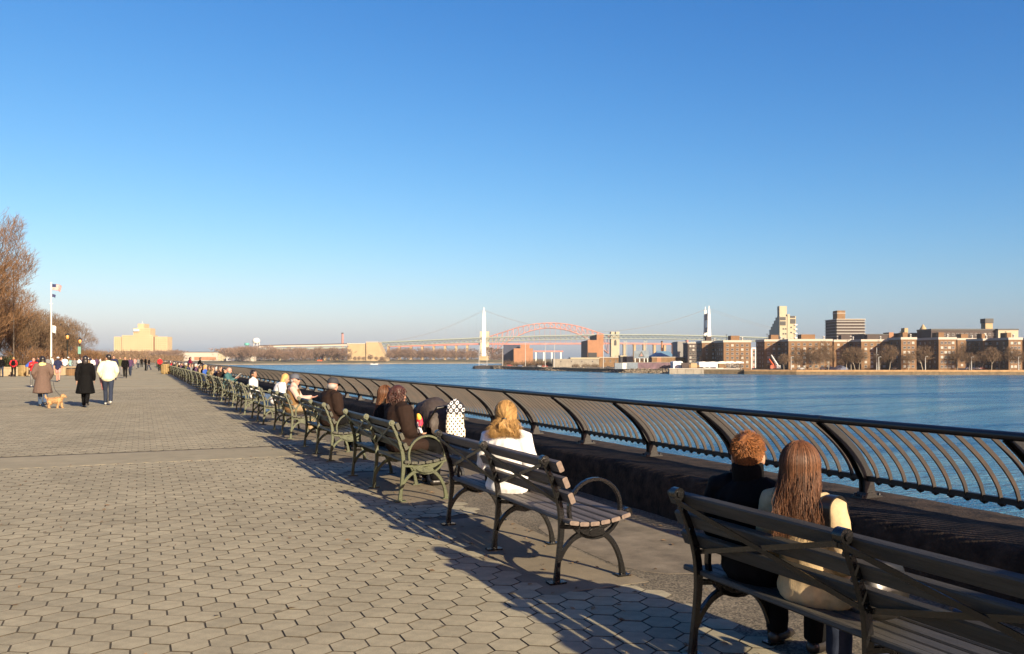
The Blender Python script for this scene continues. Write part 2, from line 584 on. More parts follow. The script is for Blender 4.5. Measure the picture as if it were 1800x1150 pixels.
# far shore on the right
ASH = -5.0
M_bulk = mat('bulkhead_stone', (.16, .12, .07), .95, var=.35, vs=.6)
M_bulkcap = mat('bulkhead_cap', (.42, .25, .11), .9, var=.25, vs=.3)
front = [(833, 735), (880, 700), (960, 612), (1100, 522), (1178, 496), (1310, 476), (1400, 462), (1800, 455), (2700, 450)]
back = [(2700, 1500), (1250, 1500), (1000, 1150), (900, 930), (842, 775)]
al = MB()
pts = [far_pt(px, z, ASH) for px, z in front + back]
al.add(pts, [tuple(range(len(pts)))])
for i in range(len(front) - 1):
    (a, za), (b, zb) = front[i], front[i + 1]
    al.add([far_pt(a, za, ASH), far_pt(b, zb, ASH), far_pt(b, zb, -9), far_pt(a, za, -9)], [(3, 2, 1, 0)], 1)
tag(al.build('riverside_terrain', [M_soil, M_bulk]), kind='structure')

# thin air over the river: far things pale a little
hz = MB(); hz.box2((-2600, -900, WATER_Z - 3.2), (4600, 6200, 104))
M_haze = bpy.data.materials.new('haze_air'); M_haze.use_nodes = True
hn = M_haze.node_tree; hn.nodes.remove(hn.nodes['Principled BSDF'])
pv = hn.nodes.new('ShaderNodeVolumePrincipled'); pv.inputs['Color'].default_value = (.86, .90, .96, 1)
pv.inputs['Density'].default_value = HAZE; pv.inputs['Anisotropy'].default_value = 0.0
hn.links.new(pv.outputs['Volume'], hn.nodes['Material Output'].inputs['Volume'])
tag(hz.build('haze', M_haze), kind='stuff')
# ------------------------------------------------------------------ railing
M_rail = mat('rail_paint', (.007, .006, .0055), .5, var=.4, vs=9, bump=.25, bs=60, spec=.5)
M_bar = mat('rusty_bar_paint', (.017, .014, .011), .6, var=.3, vs=7, col2=(.045, .023, .012), bump=.3, bs=80, objr=.35)
M_top = mat('top_rail_paint', (.014, .015, .018), .3, var=.3, vs=4, spec=.5)
PX0, PXT, RT, RL = 5.46, 4.965, 1.115, .625
railing = tag(empty('railing', (PX0, 4, WALL_Z)),
              'long black iron railing of inward curving bars on the parapet wall beside the river', 'railing')
O = Vector((PX0, 4, WALL_Z))
RS0, RS1 = -1.22, SEND - 1
L0 = RS0 - 4


def curve_x(z):
    """x of the bent bars at height z (world): upright at the bottom, swept in towards the promenade at the top"""
    t = max(0, (z - .58) / (RT - .58))
    return PX0 - (PX0 - PXT) * (t ** 1.75)


zs = [.585 + (RT - .585) * k / 9 for k in range(10)]
barpath = [(curve_x(z) - PX0, z - WALL_Z) for z in zs]
bar = MB()
bar.iron([barpath[0], barpath[2], barpath[4], barpath[6], barpath[8], barpath[9]], [.034, .034, .034, .034, .032, .028], .0125, 0, n=3)
bar_me = bar.mesh('bar', M_bar)
post = MB()
pp = [(0.02, -.02), (.01, .10), (0.0, .17)] + [(curve_x(z) - PX0 - .015, z - WALL_Z) for z in (.68, .8, .92, 1.02, 1.1)]
post.iron(pp, [.13, .105, .10, .098, .092, .082, .07, .058], .018, -.026, n=3)
post.iron(pp, [.13, .105, .10, .098, .092, .082, .07, .058], .018, .026, n=3)
post.iron(pp, [.085, .07, .06, .06, .055, .045, .035, .03], .04, 0, n=3)
post.prism([(-.10, -.01), (.14, -.01), (.13, .018), (.075, .022), (.055, .05), (-.045, .05), (-.06, .022), (-.095, .018)], -.05, .05)
for sy in (-.036, .036):
    post.lathe([(.013, .02), (.013, .04), (.002, .044)], (.108, sy, 0), 6)
    post.lathe([(.013, .02), (.013, .04), (.002, .044)], (-.078, sy, 0), 6)
post_me = post.mesh('post', M_rail)
tr = MB()
for a in range(int((RS1 - RS0) / 6.4) + 1):
    y0 = RS0 - O.y + a * 6.4; y1 = min(y0 + 6.4, RS1 - O.y)
    tr.tube([(PXT - PX0 - .004, y0 + .004, RT - WALL_Z), (PXT - PX0 - .004, y1 - .004, RT - WALL_Z)], .029, 12)
    tr.tube([(PXT - PX0 - .004, y1 - .03, RT - WALL_Z), (PXT - PX0 - .004, y1 + .03, RT - WALL_Z)], .032, 12)
tr.build('top_rail', M_top, railing)
lr = MB()
lr.box2((-.024, RS0 - O.y, RL - .03 - WALL_Z), (.02, RS1 - O.y, RL + .012 - WALL_Z))
lr.build('bottom_rail', M_rail, railing)
scal = MB()
far_bars = MB()
nbar = 0
nb = int((RS1 - RS0) / 1.6)
for b in range(nb + 1):
    y = 5.175 - 4 * 1.6 + 1.6 * b
    if y > RS1: break
    if y > 0.2: place('post', post_me, railing, (0, y - O.y, 0))
    for q in range(1, 12):
        yy = y + 1.6 * q / 12
        if yy < 1.7: continue
        if nbar < 300:
            place('bar', bar_me, railing, (0, yy - O.y, 0)); nbar += 1
            scal.tube([(-.004, yy - O.y - .028, RL - .032 - WALL_Z), (-.004, yy - O.y, RL - .047 - WALL_Z), (-.004, yy - O.y + .028, RL - .032 - WALL_Z)], .009, 5)
        else:
            P = [(barpath[i][0], yy - O.y, barpath[i][1]) for i in (0, 4, 7, 9)]
            vv = []
            for p in P:
                vv += [(p[0] - .016, p[1] - .006, p[2]), (p[0] - .016, p[1] + .006, p[2]), (p[0] + .016, p[1] + .006, p[2]), (p[0] + .016, p[1] - .006, p[2])]
            far_bars.add(vv, [(k * 4 + i, k * 4 + (i + 1) % 4, k * 4 + 4 + (i + 1) % 4, k * 4 + 4 + i) for k in range(3) for i in range(4)])
tag(far_bars.build('distant_bars', M_bar, railing), kind='stuff')
tag(scal.build('bar_ends', M_bar, railing), kind='stuff')

# ------------------------------------------------------------------ benches
M_black = mat('gloss_black_iron', (.006, .006, .0065), .25, var=.3, vs=20, bump=.3, bs=90, spec=.5)
M_olive = mat('olive_iron', (.056, .066, .022), .42, var=.25, vs=14, bump=.25, bs=90)
M_slat_b = mat('weathered_slat', (.118, .097, .084), .62, var=.38, vs=9, bump=.5, bs=70, objr=.16)
M_slat_g = mat('green_slat', (.050, .048, .027), .5, var=.42, vs=9, bump=.5, bs=70, objr=.16)
M_slat_end = mat('slat_end_grain', (.20, .145, .115), .8, var=.25, vs=30)


def grainify(m, sy=1.0):
    """stretch the colour noise of a slat along its length so that it reads as wood grain"""
    nt = m.node_tree
    for nd in list(nt.nodes):
        if nd.type == 'TEX_NOISE':
            mp = nt.nodes.new('ShaderNodeMapping'); mp.inputs['Scale'].default_value = (6, .35, 6)
            src = nd.inputs['Vector'].links[0].from_socket
            nt.links.new(src, mp.inputs['Vector']); nt.links.new(mp.outputs['Vector'], nd.inputs['Vector'])


grainify(M_slat_b); grainify(M_slat_g)

YF = (-BSPAN / 2, 0.0, BSPAN / 2)
SEAT = [(.075, .428), (.155, .415), (.24, .412), (.325, .418), (.41, .430), (.495, .449)]
BACKS = [(.008, .615), (-.035, .728), (-.082, .842)]


def slat_mesh(width, thick, ang, over, mats):
    m = MB(); h, q, c = width / 2, thick / 2, .007
    prof = [(-h, -q + c), (-h + c, -q), (h - c, -q), (h, -q + c), (h, q - c), (h - c, q), (-h + c, q), (-h, q - c)]
    ca, sa = math.cos(ang), math.sin(ang)
    pr = [(a * ca - b * sa, a * sa + b * ca) for a, b in prof]
    L = BSPAN / 2 + over
    n = len(pr)
    ysec = [-L, -L / 2, 0, L / 2, L]
    vs = [(p[0], y, p[1]) for y in ysec for p in pr]
    m.add(vs, [(k * n + i, k * n + (i + 1) % n, (k + 1) * n + (i + 1) % n, (k + 1) * n + i) for k in range(4) for i in range(n)])
    m.add([(p[0], -L, p[1]) for p in pr], [tuple(range(n))], 1)
    m.add([(p[0], L, p[1]) for p in pr], [tuple(range(n - 1, -1, -1))], 1)
    return m.mesh('slat', mats)


def make_bench(black):
    iron = M_black if black else M_olive
    slat = M_slat_b if black else M_slat_g
    over = .135 if black else .055
    root = empty('park_bench')
    # back leg and upright, front arch, hub: a cast frame at both ends and in the middle
    for y in YF:
        f = MB()
        t = .030
        f.iron([(0, 0), (.008, .10), (.022, .22), (.036, .34), (.040, .44)], [.052, .038, .036, .042, .046], t, y)
        f.iron([(.040, .42), (.028, .54), (-.012, .68), (-.062, .80), (-.103, .885)], [.046, .042, .038, .034, .034], t, y)
        f.iron([(.022, .16), (.06, .235), (.125, .30), (.20, .336), (.27, .345)], [.03, .036, .036, .044, .05], t, y)
        f.iron([(.30, .345), (.39, .318), (.47, .24), (.525, .12), (.545, 0)], [.05, .042, .036, .034, .05], t, y)
        f.iron([(.038, .40), (.10, .392), (.20, .385), (.30, .392), (.42, .408), (.53, .436), (.575, .462)], [.03, .028, .026, .026, .026, .028, .034], t, y)
        f.iron([(.245, .355), (.19, .375), (.13, .39)], [.046, .036, .026], t, y)
        f.iron([(.315, .355), (.40, .385), (.47, .42)], [.046, .036, .028], t, y)
        f.prism([(.19, .315), (.28, .298), (.37, .312), (.385, .35), (.36, .385), (.28, .372), (.20, .385), (.178, .352)], y - t / 2 - .002, y + t / 2 + .002)
        f.box((.0, y, .006), (.13, .075, .012)); f.box((.548, y, .006), (.10, .07, .012))
        fr = f.build('frame', iron, root)
        # bosses and bolt heads (joined: each only a few millimetres)
        h = MB()
        def disc(x, z, r, w):
            P = [(x + r * math.cos(2 * PI * k / 12), z + r * math.sin(2 * PI * k / 12)) for k in range(12)]
            h.prism(P, y - w / 2, y + w / 2, 0, True)
        disc(-.100, .882, .034, .05); disc(-.100, .882, .017, .068)
        disc(.583, .468, .032, .046); disc(.583, .468, .014, .064)
        disc(.282, .342, .022, .046)
        disc(-.066, .80, .013, .05); disc(-.02, .69, .013, .05); disc(.02, .58, .013, .05)
        tag(h.build('bolts', iron, fr), kind='stuff')
        if y != 0:
            a = MB(); Rr = .212; cx, cz = .312, .512
            ring = [(cx + Rr * math.cos(2 * PI * k / 28 + 1.2), cz + Rr * math.sin(2 * PI * k / 28 + 1.2)) for k in range(29)]
            a.iron(ring, .026, .034, y, n=1)
            a.iron([(.002, .605), (.06, .608), (.12, .60)], [.03, .02, .024], .026, y)
            a.build('arm_ring', iron, root)
    for (x, z), ang in zip(SEAT, (-.17, -.08, 0, .09, .16, .25)):
        place('seat_slat', slat_mesh(.074, .030, ang, over, [slat, M_slat_end if black else slat]), root, (x, 0, z + .016))
    for (x, z), ang in zip(BACKS, (1.96, 1.97, 1.99)):
        place('back_slat', slat_mesh(.080, .040, ang, over, [slat, M_slat_end if black else slat]), root, (x + .045, 0, z + .004))
    for k in range(2):
        y0, y1 = YF[k] + .02, YF[k + 1] - .02
        for (za, zb, off) in ((.845, .565, 0), (.565, .845, .008)):
            m = MB()
            def bx(z): return .028 - .30 * (z - .54) - .055 * ((z - .54) / .3) ** 2 - off + .012
            n = 8; vs = []
            for i in range(n + 1):
                q = i / n; z = lerp(za, zb, q) ; y = lerp(y0, y1, q); x = bx(z) - .012 * math.sin(PI * q)
                for dx, dz in ((-.003, -.013), (.003, -.013), (.003, .013), (-.003, .013)): vs.append((x + dx, y, z + dz))
            m.add(vs, [(i * 4 + j, i * 4 + (j + 1) % 4, i * 4 + 4 + (j + 1) % 4, i * 4 + 4 + j) for i in range(n) for j in range(4)] + [(3, 2, 1, 0), (n * 4, n * 4 + 1, n * 4 + 2, n * 4 + 3)])
            m.build('brace', iron, root)
    return root


b_black = make_bench(True)
b_green = make_bench(False)
ORD = ['first', 'second', 'third', 'fourth', 'fifth', 'sixth', 'seventh', 'eighth', 'ninth', 'tenth', 'eleventh', 'twelfth', 'thirteenth',
       'fourteenth', 'fifteenth', 'sixteenth', 'seventeenth', 'eighteenth', 'nineteenth', 'twentieth']


def ordinal(n):
    """0 -> first"""
    if n < 20: return ORD[n]
    tens = ['', '', 'twenty', 'thirty', 'forty', 'fifty', 'sixty', 'seventy', 'eighty', 'ninety']
    ones = ['th', 'first', 'second', 'third', 'fourth', 'fifth', 'sixth', 'seventh', 'eighth', 'ninth']
    n += 1
    if n > 99: return 'one hundred and ' + ordinal(n - 101)
    if n % 10 == 0: return tens[n // 10][:-1] + 'ieth'
    return tens[n // 10] + '-' + ones[n % 10]


BL = {0: 'grey slatted bench with black frame carrying the man in black and the long haired woman',
      1: 'grey slatted black framed bench under the blond woman in white',
      2: 'olive framed bench with ring arm, carrying the woman with curly hair and her friend',
      3: 'olive framed bench with ring arm under the man in a black cap seen from behind',
      4: 'olive framed bench with ring arm under the man in a brown waistcoat'}
GRP = 'benches in a row along the promenade'
for i, s in enumerate(BENCH_S):
    src = b_black if i < 2 else b_green
    o = src if i in (0, 2) else copy_tree(src)
    o.location = (BX + (RND.uniform(-.02, .02) if i > 1 else 0) - (.05 if i == 2 else 0), s + BSPAN / 2, 0)
    o.rotation_euler = (0, 0, RND.uniform(-.012, .012) if i > 2 else 0)
    tag(o, BL.get(i, f'olive green slatted bench, {ordinal(i)} from the camera in the long row beside the sea wall'), 'bench', GRP)
# ------------------------------------------------------------------ far shores: bridges, buildings, works
def fm(name, col, **k): return mat(name, col, **k)


M_steel = fm('pale_green_steel', (.30, .35, .30), rough=.6)
M_white = fm('white_paint', (.78, .78, .74), rough=.6)
M_red = fm('red_bridge_steel', (.50, .20, .17), rough=.6, var=.2, vs=.05)
M_pinkst = fm('faded_red_steel', (.60, .29, .24), rough=.6, var=.25, vs=.04)
M_tan = fm('tan_stone', (.46, .34, .19), rough=.9, var=.12, vs=.08)
M_stone = fm('pale_granite', (.50, .44, .32), rough=.9, var=.15, vs=.08)
M_yellow = fm('buff_brick', (.58, .44, .26), rough=.9, var=.08, vs=.06)
M_brick = fm('brown_brick', (.215, .118, .055), rough=.9, var=.14, vs=.25)
M_brick2 = fm('orange_brick', (.38, .19, .10), rough=.9, var=.12, vs=.2)
M_dbrick = fm('dark_brick', (.075, .055, .05), rough=.9, var=.15, vs=.2)
M_parapet = fm('pale_parapet', (.52, .47, .40), rough=.8)
M_dark = fm('dark_opening', (.018, .018, .020), rough=.6)
M_pane = fm('window_glass', (.03, .035, .04), rough=.2)
M_blind = fm('window_blind', (.50, .46, .40), rough=.7)
M_frame = fm('window_frame', (.36, .33, .29), rough=.7)
M_cream = fm('cream_render', (.47, .42, .29), rough=.8, var=.08, vs=.1)
M_grey = fm('grey_cladding', (.26, .25, .24), rough=.8, var=.15, vs=.15)
M_grey2 = fm('pale_grey_render', (.36, .35, .32), rough=.8)
M_navy = fm('navy_cladding', (.035, .045, .085), rough=.7, var=.2, vs=.1)
M_blue = fm('blue_roof', (.16, .30, .42), rough=.6)
M_cont = fm('blue_grey_metal', (.17, .22, .27), rough=.6, var=.3, vs=.3)
M_purple = fm('faded_purple_metal', (.15, .085, .11), rough=.7, var=.5, vs=.35)
M_tent = fm('white_canvas', (.86, .84, .80), rough=.7)
M_brown = fm('brown_boards', (.22, .13, .06), rough=.9, var=.3, vs=.3)
M_orange = fm('orange_machine', (.60, .10, .03), rough=.5)
M_teal = fm('teal_paint', (.10, .42, .36), rough=.6)
M_conc = fm('grey_concrete', (.30, .27, .22), rough=.9, var=.2, vs=.4)
M_galv = fm('galvanised_pole', (.50, .50, .48), rough=.6)
M_rock = fm('shore_rock', (.26, .21, .145), rough=.95, isl=.55, var=.3, vs=.6)


def far_root(name, label, cat, px, z, base, group=None):
    return tag(empty(name, far_pt(px, z, base), -YAW), label, cat, group)


# ---- suspension bridge
Z1 = 1585.0; K1 = Z1 / FPX
sb = far_root('suspension_bridge', 'long pale green suspension bridge with white towers crossing the far river', 'bridge', 850, Z1, WATER_Z)
def L1(px, y): return ((px - 850) * K1, hgt(y, Z1) - WATER_Z)
TOPY = [(664, 601.8), (700, 600.0), (760, 597.4), (850, 593.4), (950, 590.3), (1060, 588), (1150, 588.2), (1243, 590), (1330, 592.8), (1430, 596), (1530, 599.2), (1640, 603)]
def ytop(px):
    for (a, ya), (b, yb) in zip(TOPY, TOPY[1:]):
        if px <= b: return lerp(ya, yb, (px - a) / (b - a))
    return TOPY[-1][1]
chord = MB(); web = MB(); road = MB()
px = 664.0
prev = None
i = 0
while px <= 1640:
    x, zt = L1(px, ytop(px)); zb = zt - 7.6
    if prev:
        x0, t0, b0 = prev
        road.prism([(x0, t0), (x, zt), (x, zt - 1.5), (x0, t0 - 1.5)], -15, 15)
        for yy in (-14, 14):
            chord.prism([(x0, b0), (x, zb), (x, zb - 1.1), (x0, b0 - 1.1)], yy - .6, yy + .6)
            if i % 2: web.tube([(x0, yy, t0 - 1.2), (x, yy, zb - .3)], .42, 4)
            else: web.tube([(x0, yy, b0 - .3), (x, yy, zt - 1.2)], .42, 4)
            if i % 2: web.tube([(x, yy, zt - 1), (x, yy, zb)], .3, 4)
        if i % 3 == 0:
            road.box((x, -15, zt + 2.6), (.25, .25, 5.2))
    prev = (x, zt, zb); px += 4.3; i += 1
road.build('roadway', M_steel, sb)
tag(chord.build('bottom_chord', M_steel, sb), kind='stuff')
tag(web.build('truss_web', M_steel, sb), kind='stuff')
for px, yt in ((851, 541), (1243, 538.5)):
    x, zt = L1(px, yt)
    t = MB()
    zd = L1(px, ytop(px))[1]
    for yy in (-15, 15):
        xx = x
        P = [(3.6, 11), (3.4, zd), (2.9, zd + 12), (2.8, zd + 12.1), (2.5, zt - 16), (2.0, zt - 15.9), (1.7, zt - 6), (.8, zt - 5.9), (.5, zt)]
        rs = [[Vector((xx + sx * w, yy + sy * (w * .7), zz)) for sx, sy in ((-1, -1), (1, -1), (1, 1), (-1, 1))] for w, zz in P]
        t.rings(rs, 0, False, True)
    for za, zb in ((zt - 26, zt - 14), (zd + 6, zd + 15)):
        t.box((x, 0, (za + zb) / 2), (3.0, 29, zb - za), 1)
    t.box((x, 0, (zd + 15 + zt - 26) / 2), (1.2, 29, zt - 26 - zd - 15), 0)
    tw = t.build('tower', [M_white, M_navy], sb)
    p = MB(); p.prism_z([(x - 8, -24), (x + 8, -24), (x + 8, 24), (x - 8, 24)], -1, 11.5)
    p.prism_z([(x - 9, -25), (x + 9, -25), (x + 9, 25), (x - 9, 25)], 11.5, 13)
    p.build('pier', M_tan, tw)
# cables with hangers
xa, za = L1(690, 600); xt1, zt1 = L1(851, 545.5); xm, zm = L1(1047, 584.5); xt2, zt2 = L1(1243, 543); xe, ze = L1(1478, 596)
hang = MB()
for yy in (-14, 14):
    pts = []
    for k in range(13): q = k / 12; pts.append((lerp(xa, xt1, q), yy, lerp(za, zt1, q) - 9 * math.sin(PI * q)))
    for k in range(1, 33):
        q = k / 32; x = lerp(xt1, xt2, q); pts.append((x, yy, lerp(zt1, zt2, q) - (zt1 - zm) * (1 - (2 * q - 1) ** 2)))
    for k in range(1, 17): q = k / 16; pts.append((lerp(xt2, xe, q), yy, lerp(zt2, ze, q) - 9 * math.sin(PI * q)))
    cb = MB(); cb.tube(pts, .17, 5); cb.build('cable', M_grey, sb)
    for p in pts[1:-1:1]:
        pxx = p[0] / K1 + 850
        zd = L1(pxx, ytop(max(664, pxx)))[1]
        if p[2] > zd + 1: hang.tube([(p[0], yy, zd), p], .04, 3)
tag(hang.build('hangers', M_grey, sb), kind='stuff')
for px in (1098, 1133, 1184, 1216):
    b = MB(); x, zt = L1(px, ytop(px))
    for dx in (-2.5, 2.5): b.box((x + dx, -10, (zt - 7) / 2 + 3), (.9, .9, zt - 13))
    b.box((x, -10, zt - 14), (6, 1, 1.2)); b.build('support_bent', M_steel, sb)

# ---- anchorage and viaduct on the left
ZA = 1400.0; KA = ZA / FPX
an = far_root('bridge_anchorage', 'massive tan masonry anchorage block at the left end of the suspension bridge', 'anchorage', 645, ZA, -5.5)
def LA(px, y, ref=645): return ((px - ref) * KA, hgt(y, ZA) + 5.5)
a = MB()
x0, z0 = LA(610.7, 605); x1, _ = LA(644, 605)
a.box2((x0, 0, -1), (x1, 34, z0), 0); a.box2((x0 - .5, -.5, z0), (x1, 34.5, z0 + 1.5), 1)
a.build('lower_block', [M_tan, M_parapet], an)
a = MB(); xb, zb = LA(644.2, 602.3); xc, _ = LA(664.5, 602); xd, zd = LA(682, 634)
a.prism([(xb, -1), (xd, -1), (xc, zb), (xb, zb)], -3, 36); a.box2((xb - .4, -3.6, zb), (xc + .5, 36.5, zb + 1.4), 1)
a.build('sloping_block', [M_tan, M_parapet], an)
va = far_root('approach_viaduct', 'pale road viaduct on tan piers leading left from the masonry anchorage', 'viaduct', 610, ZA - 15, -5.5)
KV = (ZA - 15) / FPX
def LV(px, y): return ((px - 610) * KV, hgt(y, ZA - 15) + 5.5)
d = MB()
segs = [(455, 608.6), (500, 607.4), (560, 606.3), (610, 605.3)]
for (pa, ya), (pb, yb) in zip(segs, segs[1:]):
    xa_, za_ = LV(pa, ya); xb_, zb_ = LV(pb, yb)
    d.prism([(xa_, za_), (xb_, zb_), (xb_, zb_ - 2.6), (xa_, za_ - 2.6)], 0, 22, 0)
    d.prism([(xa_, za_ + 1.5), (xb_, zb_ + 1.5), (xb_, zb_ + .002), (xa_, za_ + .002)], .5, 1.0, 1)
    if pb > 490: d.prism([(xa_, za_ - 4.4), (xb_, zb_ - 4.4), (xb_, zb_ - 6.8), (xa_, za_ - 6.8)], -14, -2, 2)
d.build('roadway', [M_parapet, M_dbrick, M_steel], va)
for pxs, top in (((535.5,), 613), ((556, 561, 565), 613), ((584, 588, 591.5), 612.5), ((573,), 613)):
    for q, px in enumerate(pxs):
        b = MB(); x, zt = LV(px, top + q * 1.5)
        b.box2((x - 1.6, -9 + q * 6, -2), (x + 1.6, -5 + q * 6, zt))
        if len(pxs) == 1: b.prism([(x - 2, zt - 5), (x + 2, zt - 5), (x + 5.5, zt), (x - 5.5, zt)], -9.5, -4.5)
        else: b.box2((x - 2.2, -9.4 + q * 6, zt), (x + 2.2, -4.6 + q * 6, zt + 1.4))
        b.build('pier', M_tan, va)

# ---- steel arch railway bridge behind
Z2 = 1850.0; K2 = Z2 / FPX
ab = far_root('arch_bridge', 'faded red steel through arch bridge rising behind the suspension span', 'bridge', 967, Z2, WATER_Z)
def L2(px, y): return ((px - 967) * K2, hgt(y, Z2) - WATER_Z)
N = 24
xs = [lerp(856, 1078, k / N) for k in range(N + 1)]
def ylow(px): return 576.7 + 46 * ((px - 967) / 103) ** 2
def yup(px):
    q = abs(px - 967) / 111
    return 568 + 30 * q ** 2.0 - 5 * max(0, q - .72) ** 1.2 * 4
rib_u = MB(); rib_l = MB(); ab_web = MB()
for yy in (-10, 10):
    rib_u.tube([(L2(p, yup(p))[0], yy, L2(p, yup(p))[1]) for p in xs], 0.85, 4)
    rib_l.tube([(L2(p, ylow(p))[0], yy, L2(p, ylow(p))[1]) for p in xs if abs(p - 967) < 108], 0.95, 4)
    for k in range(N + 1):
        p = xs[k]
        if abs(p - 967) > 107: continue
        u = L2(p, yup(p)); l = L2(p, ylow(p))
        ab_web.tube([(u[0], yy, u[1]), (l[0], yy, l[1])], .55, 4)
        if k < N:
            p2 = xs[k + 1] if k < N / 2 else xs[k + 1]
            if abs(p2 - 967) <= 107:
                if k < N / 2: A, B = L2(p, ylow(p)), L2(p2, yup(p2))
                else: A, B = L2(p, yup(p)), L2(p2, ylow(p2))
                ab_web.tube([(A[0], yy, A[1]), (B[0], yy, B[1])], .5, 4)
        if ylow(p) < 600: ab_web.tube([(l[0], yy, l[1]), (l[0], yy, L2(p, 603)[1])], .25, 3)
    for k in range(0, N + 1, 2):
        pass
for k in range(1, N):
    p = xs[k]; u = L2(p, yup(p)); ab_web.tube([(u[0], -10, u[1]), (u[0], 10, u[1])], .4, 4)
rib_u.build('upper_rib', M_pinkst, ab); rib_l.build('lower_rib', M_pinkst, ab)
tag(ab_web.build('arch_web', M_pinkst, ab), kind='stuff')
d = MB(); xa_, zt = L2(684, 607.5); xb_, zm_ = L2(838, 603.5); xc_, zc_ = L2(1088, 602.5); xd_, zd_ = L2(1195, 603.5)
for (x0_, a0), (x1_, a1) in (((xa_, zt), (xb_, zm_)), ((xb_, zm_), (xc_, zc_)), ((xc_, zc_), (xd_, zd_))):
    d.prism([(x0_, a0), (x1_, a1), (x1_, a1 - 3.6), (x0_, a0 - 3.6)], -9, 9)
d.build('deck', M_red, ab)
for px in (664, 683, 702.5, 722.5, 742.5, 762.5, 782.5, 802, 821.5, 1097, 1115, 1132, 1150, 1168, 1186):
    b = MB(); x, zt = L2(px, 607); b.box2((x - 2.4, -7, -2), (x + 2.4, 7, zt)); b.box2((x - 3.2, -8, zt), (x + 3.2, 8, zt + 2))
    b.build('pier', M_tan, ab)
for px0, px1, yt, yb, m in ((844, 860, 583, 624, M_stone), (1073, 1087.5, 583.5, 613, M_cream)):
    t = MB(); x0, zt = L2(px0, yt); x1, _ = L2(px1, yt)
    w = x1 - x0
    t.box2((x0, -14, 0), (x1, 14, zt - 8)); 
    for q in (0, 1):
        t.box2((x0 + q * w * .58, -14, zt - 8), (x0 + w * (.42 + q * .58), 14, zt))
    t.box2((x0 - .8, -14.8, zt - 12), (x1 + .8, 14.8, zt - 10))
    tt = t.build('stone_tower', m, ab)
    o = MB(); xm_ = (x0 + x1) / 2; zz = L2(0, 602)[1]
    o.prism([(xm_ - 2.6, zz - 7), (xm_ + 2.6, zz - 7), (xm_ + 2.6, zz + 2), (xm_ + 1.5, zz + 4.5), (xm_, zz + 5.3), (xm_ - 1.5, zz + 4.5), (xm_ - 2.6, zz + 2)], -14.3, -13.9)
    o.build('arched_opening', M_dark, tt)

# ---- building kit
WIN = {}


def win_mesh(w, h, blind):
    key = (round(w, 2), round(h, 2), blind)
    if key not in WIN:
        m = MB()
        m.box((0, -.03, 0), (w + .3, .10, h + .3), 0)
        m.box((0, -.10, 0), (w, .06, h), 1)
        m.box((0, -.15, -h * .5 - .18), (w + .5, .3, .14), 0)
        m.box((0, -.14, 0), (.08, .04, h), 0)
        WIN[key] = m.mesh('window', [M_frame, M_blind if blind else M_pane])
    return WIN[key]


def win_grid(root, x0, x1, z0, z1, cols, rows, w, h, y=0.0, blinds=.35, side=None):
    for r in range(rows):
        for c in range(cols):
            u = lerp(x0, x1, (c + .5) / cols); zz = lerp(z0, z1, (r + .5) / rows)
            me = win_mesh(w, h, RND.random() < blinds)
            if side is None: place('window', me, root, (u, y, zz))
            else: place('window', me, root, (side, u, zz), -PI / 2)


def block(name, label, cat, px0, px1, yt, z, depth, m, base=ASH, group=None, parapet=None, ph=1.0):
    root = far_root(name, label, cat, (px0 + px1) / 2, z, base, group)
    W = (px1 - px0) / FPX * z; H = hgt(yt, z) - base
    b = MB(); b.box2((-W / 2, 0, -1.5), (W / 2, depth, H)); b.build('wall', m, root)
    if parapet:
        b = MB(); b.box2((-W / 2 - .25, -.25, H), (W / 2 + .25, depth + .25, H + ph)); b.build('roof', parapet, root)
    return root, W, H


# ---- brown brick housing blocks on the right bank
G = 'brown brick housing blocks on the right bank'
BLK = [
    (1234, 1262, 603, 530, 16, 2, 'brown brick block at the left end of the housing row, behind the white tents'),
    (1272, 1320, 602, 505, 24, 5, 'brown brick block standing behind the right half of the white tents'),
    (1344, 1386, 600.5, 512, 18, 4, 'brown brick block behind the raised red crane boom'),
    (1386, 1463, 600, 497, 22, 7, 'widest brown brick block, right of the crane booms, in front of the stepped cream tower'),
    (1466, 1514, 601, 508, 16, 4, 'brown brick block directly below the banded apartment tower'),
    (1514, 1562, 600.5, 494, 20, 4, 'brown brick block behind the tall white mast on the right bank'),
    (1584, 1611, 597, 478, 17, 3, 'narrow sunlit brick block with a broad dark flank, left of the widest gap of trees'),
    (1650, 1681, 597, 471, 25, 4, 'orange lit brick block standing closest to the water on the right bank'),
    (1683, 1722, 598, 560, 20, 3, 'receding brick block set back behind bare trees on the right bank'),
    (1728, 1746, 599, 492, 18, 2, 'slim brick block with dark flank near the right edge'),
    (1773, 1797, 597.5, 474, 22, 3, 'brick block at the right edge of the picture, partly shaded'),
    (1812, 1880, 598, 488, 22, 6, 'brick block beyond the right edge of the view'),
]
